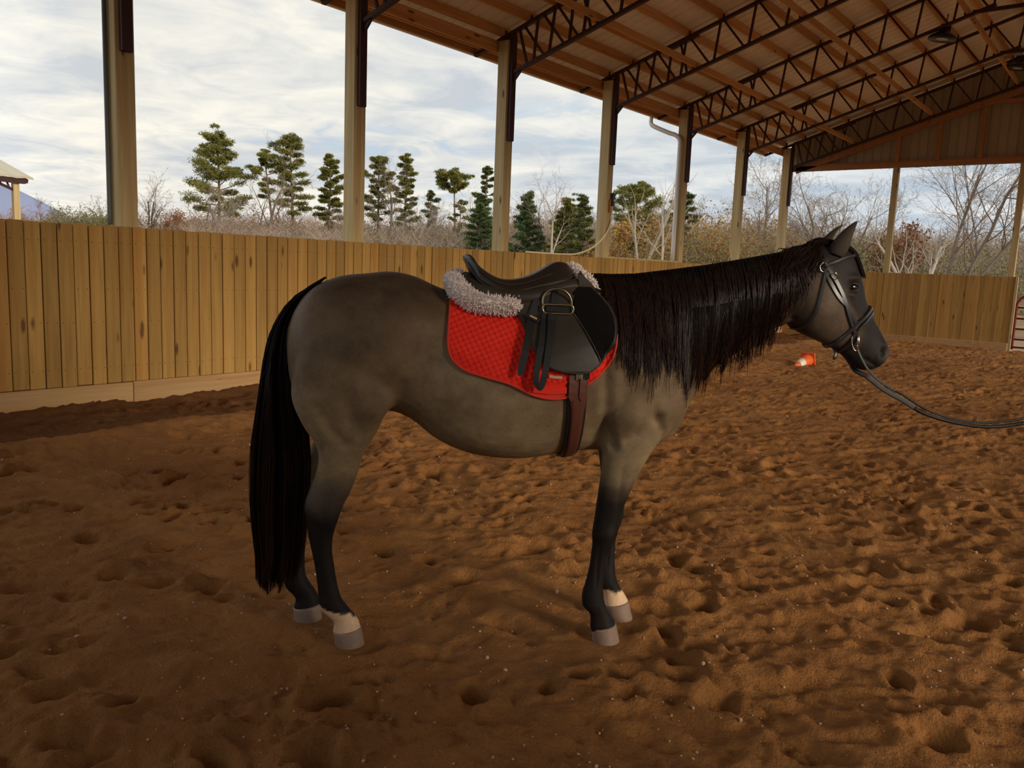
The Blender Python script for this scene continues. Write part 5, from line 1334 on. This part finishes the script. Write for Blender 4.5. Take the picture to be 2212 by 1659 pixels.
for q, (x, y, h, lb) in enumerate([(37.6, 41.5, 5.6, 'skinny grey bare tree seen right of the second post'), (37.0, 36.0, 4.9, 'orange trunked bare sapling left of the umbrella pine'), (36.6, 34.6, 5.0, 'grey bare sapling beside the umbrella pine'), (38.0, 40.2, 4.8, 'white forked sapling in front of the tall pine')]):
    bare_tree('bare_tree', lb, x*1.5, y*1.5, hh(h, 1.5), 40+q, 'barkpale' if q % 2 else 'barkgrey', .6, 1, 2)
for q, (px_az, dist, el, lb) in enumerate([(58.6, 84, 4.6, 'reddish twiggy sapling at the left foot of the layered pine'), (56.6, 88, 4.3, 'dense grey sapling right behind the layered pine trunk'), (53.9, 82, 5.2, 'grey twiggy tree between the layered pine and the leaning pine'), (49.4, 86, 4.3, 'dark twiggy sapling left of the second post'),
                                      (46.9, 80, 6.6, 'tall pale bare tree crossing the pines right of the second post'), (45.6, 78, 5.0, 'pale bare sapling between the two pines right of the second post'), (43.0, 80, 5.2, 'slim bare tree just left of the umbrella pine'), (40.6, 76, 5.0, 'slim bare tree between the umbrella pine and the third post'), (35.4, 60, 5.4, 'thin bare tree among the soft green pines')]):
    x, y = polar(px_az, dist); bare_tree('bare_tree', lb, x, y, 1.5-GZ+math.tan(math.radians(el))*dist, 80+q, 'barkgrey' if q % 2 == 0 else 'barkpale', .75, 1+q % 2, 3, kids=(8, 7, 6))
for q, (x, y, h, lb) in enumerate([(31.0, 47.6, 3.9, 'whitish leafless shrub below the layered pine'), (31.4, 45.6, 3.7, 'whitish leafless shrub below the brownish bare tree'), (33.0, 43.5, 3.7, 'whitish leafless shrub below the slender pine')]):
    bare_tree('bare_shrub', lb, x*1.3, y*1.3, hh(h, 1.3), 50+q, 'barkpale', 1.6, 4, 2, 'leafless shrubs behind the plank wall', kids=(8, 7), wig=.3)

# undergrowth nobody could count: twigs and leaves in bands behind the trees
def thicket(name, n, az0, az1, d0, d1, top, mat, seed, leaf=0, per=60, wmul=1.0, topvar=.20, leafmat=None, ls=.07):
    r = np.random.default_rng(seed); az = r.uniform(az0, az1, n); dist = r.uniform(d0, d1, n)
    elev = np.interp(az, [a for a, _ in top], [b for _, b in top])*(1-topvar+topvar*2*r.random(n)**1.3)
    H_ = 1.5-GZ+np.tan(np.radians(elev))*dist; bx = np.cos(np.radians(az))*dist; by = np.sin(np.radians(az))*dist
    N = n*per; B = np.repeat(np.stack([bx, by, np.full(n, GZ)], 1), per, 0); H2 = np.repeat(H_, per)*r.uniform(.25, 1.0, N); wd = np.repeat(H_, per)*.34
    off = r.normal(0, 1, (N, 3))*np.stack([wd*.5, wd*.5, wd*0], 1); prof = np.sqrt(np.clip(1-(H2/np.repeat(H_, per))**2, .05, 1)); off *= prof[:, None]
    start = B+off; start[:, 2] += H2*r.uniform(.55, .9, N)
    d_ = r.normal(0, .75, (N, 3)); d_[:, 2] = np.abs(d_[:, 2])*.6+.35; d_ += off*.25/np.maximum(wd, .1)[:, None]; d_ /= np.linalg.norm(d_, axis=1)[:, None]
    wpx = .018*np.repeat(dist, per)/40*wmul
    V, F = blades(start, d_, np.maximum(.25, H2*r.uniform(.10, .30, N)), wpx*r.uniform(.6, 1.6, N))
    o = mesh_obj(name, tri_mesh(name, V, F), None, mat); o['kind'] = 'stuff'
    if leaf:
        i = r.integers(0, N, leaf); Cn = start[i]+d_[i]*(H2[i]*.25*r.random(leaf))[:, None]+r.normal(0, .12, (leaf, 3))
        V, F = leaf_quads(Cn, ls*np.repeat(dist, per)[i]/40*r.uniform(.6, 1.5, leaf))
        o2 = mesh_obj(name+'_leaves', tri_mesh(name, V, F), None, leafmat); o2['kind'] = 'stuff'
TOPL = [(5, 3.75), (13, 3.9), (22, 4.4), (30, 4.6), (36, 4.4), (42, 3.5), (48, 3.3), (55, 3.2), (60, 2.75), (66, 2.4), (70, 2.35), (80, 2.3)]
sc_ = lambda k, t=TOPL: [(a, b*k) for a, b in t]
thicket('woodland', 2100, -12, 96, 118, 160, sc_(.95), M['twig'], 61, 26000, 80, 1.0, leafmat=M['rust'], ls=.035)
thicket('red_woodland', 300, 32, 80, 112, 150, sc_(1.04), M['twig'], 62, 20000, 40, 1.0, leafmat=M['redleaf'], ls=.035)
thicket('grey_brush', 2000, -10, 60, 62, 90, sc_(.80), M['twig'], 63, 9000, 80, .8, leafmat=M['rust'], ls=.04)
thicket('dark_brush', 1250, -10, 95, 64, 120, sc_(.76), M['twigdark'], 68, 9000, 80, 1.0, leafmat=M['rust'], ls=.03)
thicket('pale_brush', 420, 0, 62, 58, 80, sc_(.80), M['twigpale'], 69, 0, 60, .6)
thicket('green_brush', 230, 2, 50, 66, 92, sc_(.78), M['twig'], 64, 36000, 30, .8, leafmat=M['olive'], ls=.06)
thicket('yellow_brush', 110, 20, 30, 46, 60, sc_(.90), M['twig'], 65, 26000, 40, .8, leafmat=M['yellow'], ls=.055)
thicket('olive_brush', 120, 3, 30, 42, 58, sc_(.72), M['twig'], 66, 22000, 40, .8, leafmat=M['olive'], ls=.05)
thicket('orange_woodland', 160, 38, 66, 95, 110, sc_(.92), M['twigdark'], 70, 16000, 40, 1.0, leafmat=M['rust'], ls=.045)
thicket('far_green', 90, 38, 60, 92, 108, sc_(.85), M['twigdark'], 75, 22000, 40, 1.0, leafmat=M['olive'], ls=.04)
thicket('dark_woodland', 60, 63.5, 67.5, 100, 115, sc_(1.02), M['twig'], 67, 40000, 40, 1.0, leafmat=M['pine_dark'], ls=.03)
for nm, lb, x, y, h, mt, sd in (('maple_tree', 'small orange leaved tree right of the first post', 32.2, 55.4, 4.2, 'rust', 71), ('maple_tree', 'rust leaved small tree beside the upright poplar', 31.9, 53.4, 4.7, 'rust', 72), ('maple_tree', 'red leaved crown beside the pavilion post', 33.0, 84.5, 4.9, 'redleaf', 73), ('oak_tree', 'russet leaved tree between the broken tree and the slim end post', 31.9, 7.35, 3.9, 'rust', 74),
                                ('oak_tree', 'yellow brown leafy tree under the round pine', 33.0, 19.3, 4.3, 'yellow', 75), ('oak_tree', 'yellow brown leafy tree right of the downspout post', 35.2, 17.4, 4.2, 'yellow', 76), ('oak_tree', 'olive leafy tree right of the slim end post', 33.5, 8.2, 3.2, 'olive', 77)):
    k = 1.5 if y > 30 else 1.3; T = thing(nm, lb, 'tree', (x*k, y*k, GZ)); r = np.random.default_rng(sd); H_ = hh(h, k)
    sp = dict(wig=.2, up=(.3, .5, .5), L=H_*.7, r=H_*.014, levels=2, kids=(8, 6), start=(.3, .3), ang=(42, 45), len=((.4, .65), (.45, .7)), rmin=.012)
    parts = branch_set((0, 0, 0), sp, sd); tubes_mesh('trunk', parts, M['barkgrey'], T)
    tips = np.array([p[0][i] for p in parts if p[2] > 0 for i in range(1, len(p[0]))]); i = r.integers(0, len(tips), 2600)
    V, F = leaf_quads(tips[i]+r.normal(0, .16*k, (2600, 3)), (.045*k*1.3)*r.uniform(.6, 1.5, 2600)); mesh_obj('leaves', tri_mesh('leaves', V, F), T, M[mt])['kind'] = 'stuff'

# pavilion on the left
pv = thing('pavilion', 'open pavilion with tan metal roof on timber posts at the left edge', 'pavilion', (10.9, 27.95, GZ))
O_ = np.array((10.9, 27.95, GZ)); Tp = np.array((11.27, 27.80, 3.66))-O_; ev = np.array((-.982, -.188, 0)); rk = np.array((-.188, .982, 0))
g_ = Geo(); n = 30; V = []
for i in range(n+1):
    a = Tp+ev*(8*i/n); b = a+rk*5+np.array((0, 0, 5*.36)); rb = .03 if i % 2 else 0
    V += [a+(0, 0, rb), b+(0, 0, rb)]
V2 = [np.array(p)-(0, 0, .06) for p in V]; g_.add(V+V2, [(2*i, 2*i+2, 2*i+3, 2*i+1) for i in range(n)]+[(2*i+62, 2*i+63, 2*i+65, 2*i+64) for i in range(n)]+[(0, 1, 63, 62)]+[(2*i, 2*i+62, 2*i+64, 2*i+2) for i in range(n)])
g_.obj('roof', M['tanroof'], pv, fix=True)
bar('eave_beam', Tp+ev*.22+rk*.10+(0, 0, -.12), Tp+ev*7.8+rk*.10+(0, 0, -.12), .12, .16, M['steel'], pv)
bar('gable_rafter', Tp+ev*.18+rk*.05+(0, 0, -.12), Tp+ev*.18+rk*4.9+(0, 0, 5*.35-.12), .08, .12, M['steel'], pv)
for q, k in ((.44, 0), (5.2, 0)):
    pb_ = Tp+ev*q+rk*.22; box('pavilion_post', (pb_[0]-.085, pb_[1]-.085, 0), (pb_[0]+.085, pb_[1]+.085, pb_[2]-.16), M['post'], pv)
for q in (.44,):
    a = Tp+ev*q+rk*.22
    bar('truss_brace', a+(0, 0, -.42), a+ev*1.5+(0, 0, .10), .06, .07, M['steel'], pv)
    for t in (.12, .28, .5): bar('truss_strut', a+ev*(t*1.5)+(0, 0, -.42+.52*t), a+ev*(t*1.5+.10)+(0, 0, -.12), .045, .045, M['steel'], pv, upv=(0, 1, 0))

# gate and far fence on the right
gt_ = thing('gate', 'dark red tubular metal gate at the right edge of the picture', 'gate', (XE+.29, 2.74, 0))
g_ = Geo(); g_.tube(smooth_path([(0, 0, .04), (0, 0, .60), (0, 0, 1.08), (0, -.03, 1.20), (0, -.10, 1.29), (0, -.24, 1.335), (0, -.6, 1.34), (0, -3.2, 1.34), (0, -3.4, 1.28), (0, -3.44, 1.1), (0, -3.44, .04)], 60), .032, 10); g_.obj('frame_tube', M['gatered'], gt_, True)
for z in (.09, .28, .53, .78, 1.04):
    g_ = Geo(); g_.tube([(0, -.01, z), (0, -3.43, z)], .024, 8); g_.obj('rail_tube', M['gatered'], gt_, True)
g_ = Geo(); g_.tube([(0, .02, 1.10), (-.05, .11, 1.12)], .012, 6); g_.obj('hinge', M['gutter'], gt_)
fn = thing('wood_fence', 'pale post and rail fence beyond the red gate', 'fence', (38, 3.0, GZ))
for k in range(5): box('fence_post', (-.06, 2.2-k*1.6-.09, 0), (.06, 2.2-k*1.6+.09, 1.32), M['post'], fn)
for z in (.35, .75, 1.12): box('fence_rail', (-.09, -4.6, z), (-.05, 3.0, z+.13), M['post'], fn)

# downspouts, conduit, fixture
def pipe(name, pts, r, mat, flat=1.0, n=40): g_ = Geo(); g_.tube(smooth_path(pts, n), r, 10, True, flat); return g_.obj(name, mat, None, True)
xs = X0+4*SP
tag(pipe('downspout', [(xs-.02, 9.20, 4.86), (xs-.02, 9.20, 4.74), (xs-.03, 9.12, 4.66), (xs-.05, 8.75, 4.50), (xs-.06, 8.56, 4.43), (xs-.065, 8.46, 4.32), (xs-.065, 8.45, 4.1), (xs-.065, 8.45, 3.0), (xs-.065, 8.45, 1.80)], .046, M['gutter'], .75), 'cream downspout with an elbow under the eave, on the fifth post', 'downspout')
tag(pipe('drain_pipe', [(X0-.026, DP+.15, 4.9), (X0-.026, DP+.15, 3.4), (X0-.026, DP+.15, 1.775)], .022, M['darkpipe']), 'thin weathered drain pipe on the left side of the leftmost post', 'pipe')
x3 = X0+3*SP
tag(pipe('conduit', [(x3+.165, DP-.035, 2.72), (x3+.165, DP-.035, 2.60), (x3+.150, DP-.035, 2.42), (x3+.06, DP-.03, 2.26), (x3-.10, DP-.03, 2.10), (x3-.42, DP-.03, 1.93), (x3-.9, DP-.03, 1.80), (x3-1.4, DP-.02, 1.772), (x3-2.4, DP-.01, 1.772)], .014, M['cable'], 1, 60), 'cream conduit curving down from the black fixture along the wall top', 'conduit')
fx = thing('post_fixture', 'small black fixture with pale lenses on the fourth post', 'fixture', (x3+.165, DP-.03, 2.72))
box('backing_plate', (-.075, .0, -.12), (.0, .028, .12), M['lumber_z'], fx, .003)
box('housing', (-.035, -.05, 0), (.035, .005, .20), M['blackplastic'], fx, .008)
box('housing_cap', (-.045, -.06, .19), (.045, .005, .235), M['blackplastic'], fx, .008)
for a in (-.017, .017): box('lens', (a-.011, -.056, .085), (a+.011, -.049, .115), M['glass'], fx)

# traffic cone lying on the sand
cz = floor_z(14.72, 4.82)
cone = thing('traffic_cone', 'orange traffic cone with white collar lying on its side on the sand', 'cone', (14.80, 4.86, cz))
M['orange'] = plain('orange plastic', (.85, .16, .035), .45, 0, .4, .12, 12); M['collar'] = plain('white reflective collar', (.85, .80, .70), .35, 0, .5)
ax = Vector((-.93, .16, -.20)).normalized(); zz = Vector((0, 0, 1)); xx = zz.cross(ax).normalized(); yy = ax.cross(xx)
Mc = Matrix((xx, yy, ax)).transposed().to_4x4(); Mc.translation = Vector((0, 0, .135))
rc = lambda h: .098*(1-h/.50)+.020
g_ = Geo(); g_.lathe([(rc(.015), .015), (rc(.2), .2), (rc(.44), .44), (rc(.46), .46), (.012, .465)], 24); o = g_.obj('cone_body', M['orange'], cone, True); o.matrix_local = Mc
g_ = Geo(); g_.lathe([(rc(.20)+.002, .20), (rc(.33)+.002, .33), (rc(.33), .331), (rc(.2), .199)], 24); o = g_.obj('reflective_collar', M['collar'], cone, True); o.matrix_local = Mc
o = mesh_obj('cone_base', box_mesh('cone_base', (-.14, -.14, -.012), (.14, .14, .014), .010), cone, M['orange']); o.matrix_local = Mc

# high bay lamps
def bay_lamp(loc, label, tilt=0):
    T = thing('high_bay_lamp', label, 'lamp', loc, 0, 'round high bay lamps under the roof'); T.rotation_euler = (tilt, 0, 0)
    g_ = Geo(); g_.lathe([(.03, .26), (.075, .25), (.09, .20), (.10, .13), (.13, .11), (.20, .06), (.235, .03), (.235, 0), (.225, -.01), (.21, .0)], 28); g_.obj('housing', M['blackplastic'], T, True)
    g_ = Geo(); g_.lathe([(.205, .006), (.1, .0), (.001, -.002)], 28); g_.obj('lens', M['glass'], T, True)
    g_ = Geo(); g_.tube([(0, 0, .26), (0, 0, .34), (.03, 0, .38), (0, 0, .42), (-.02, 0, .40)], .010, 6); g_.obj('hook', M['blackplastic'], T, True)
    g_ = Geo()
    for a in np.linspace(0, 2*np.pi, 13)[:-1]: g_.box((.075*math.cos(a)-.004, .075*math.sin(a)-.004, .12), (.105*math.cos(a)+.004, .105*math.sin(a)+.004, .22))
    g_.obj('cooling_fins', M['blackplastic'], T)
bay_lamp((16.62, 3.62, 5.80), 'round black high bay lamp nearer the camera, its pale lens visible', math.radians(8))
bay_lamp((20.9, 3.02, 6.12), 'round black high bay lamp at the right edge near the gable', math.radians(8))
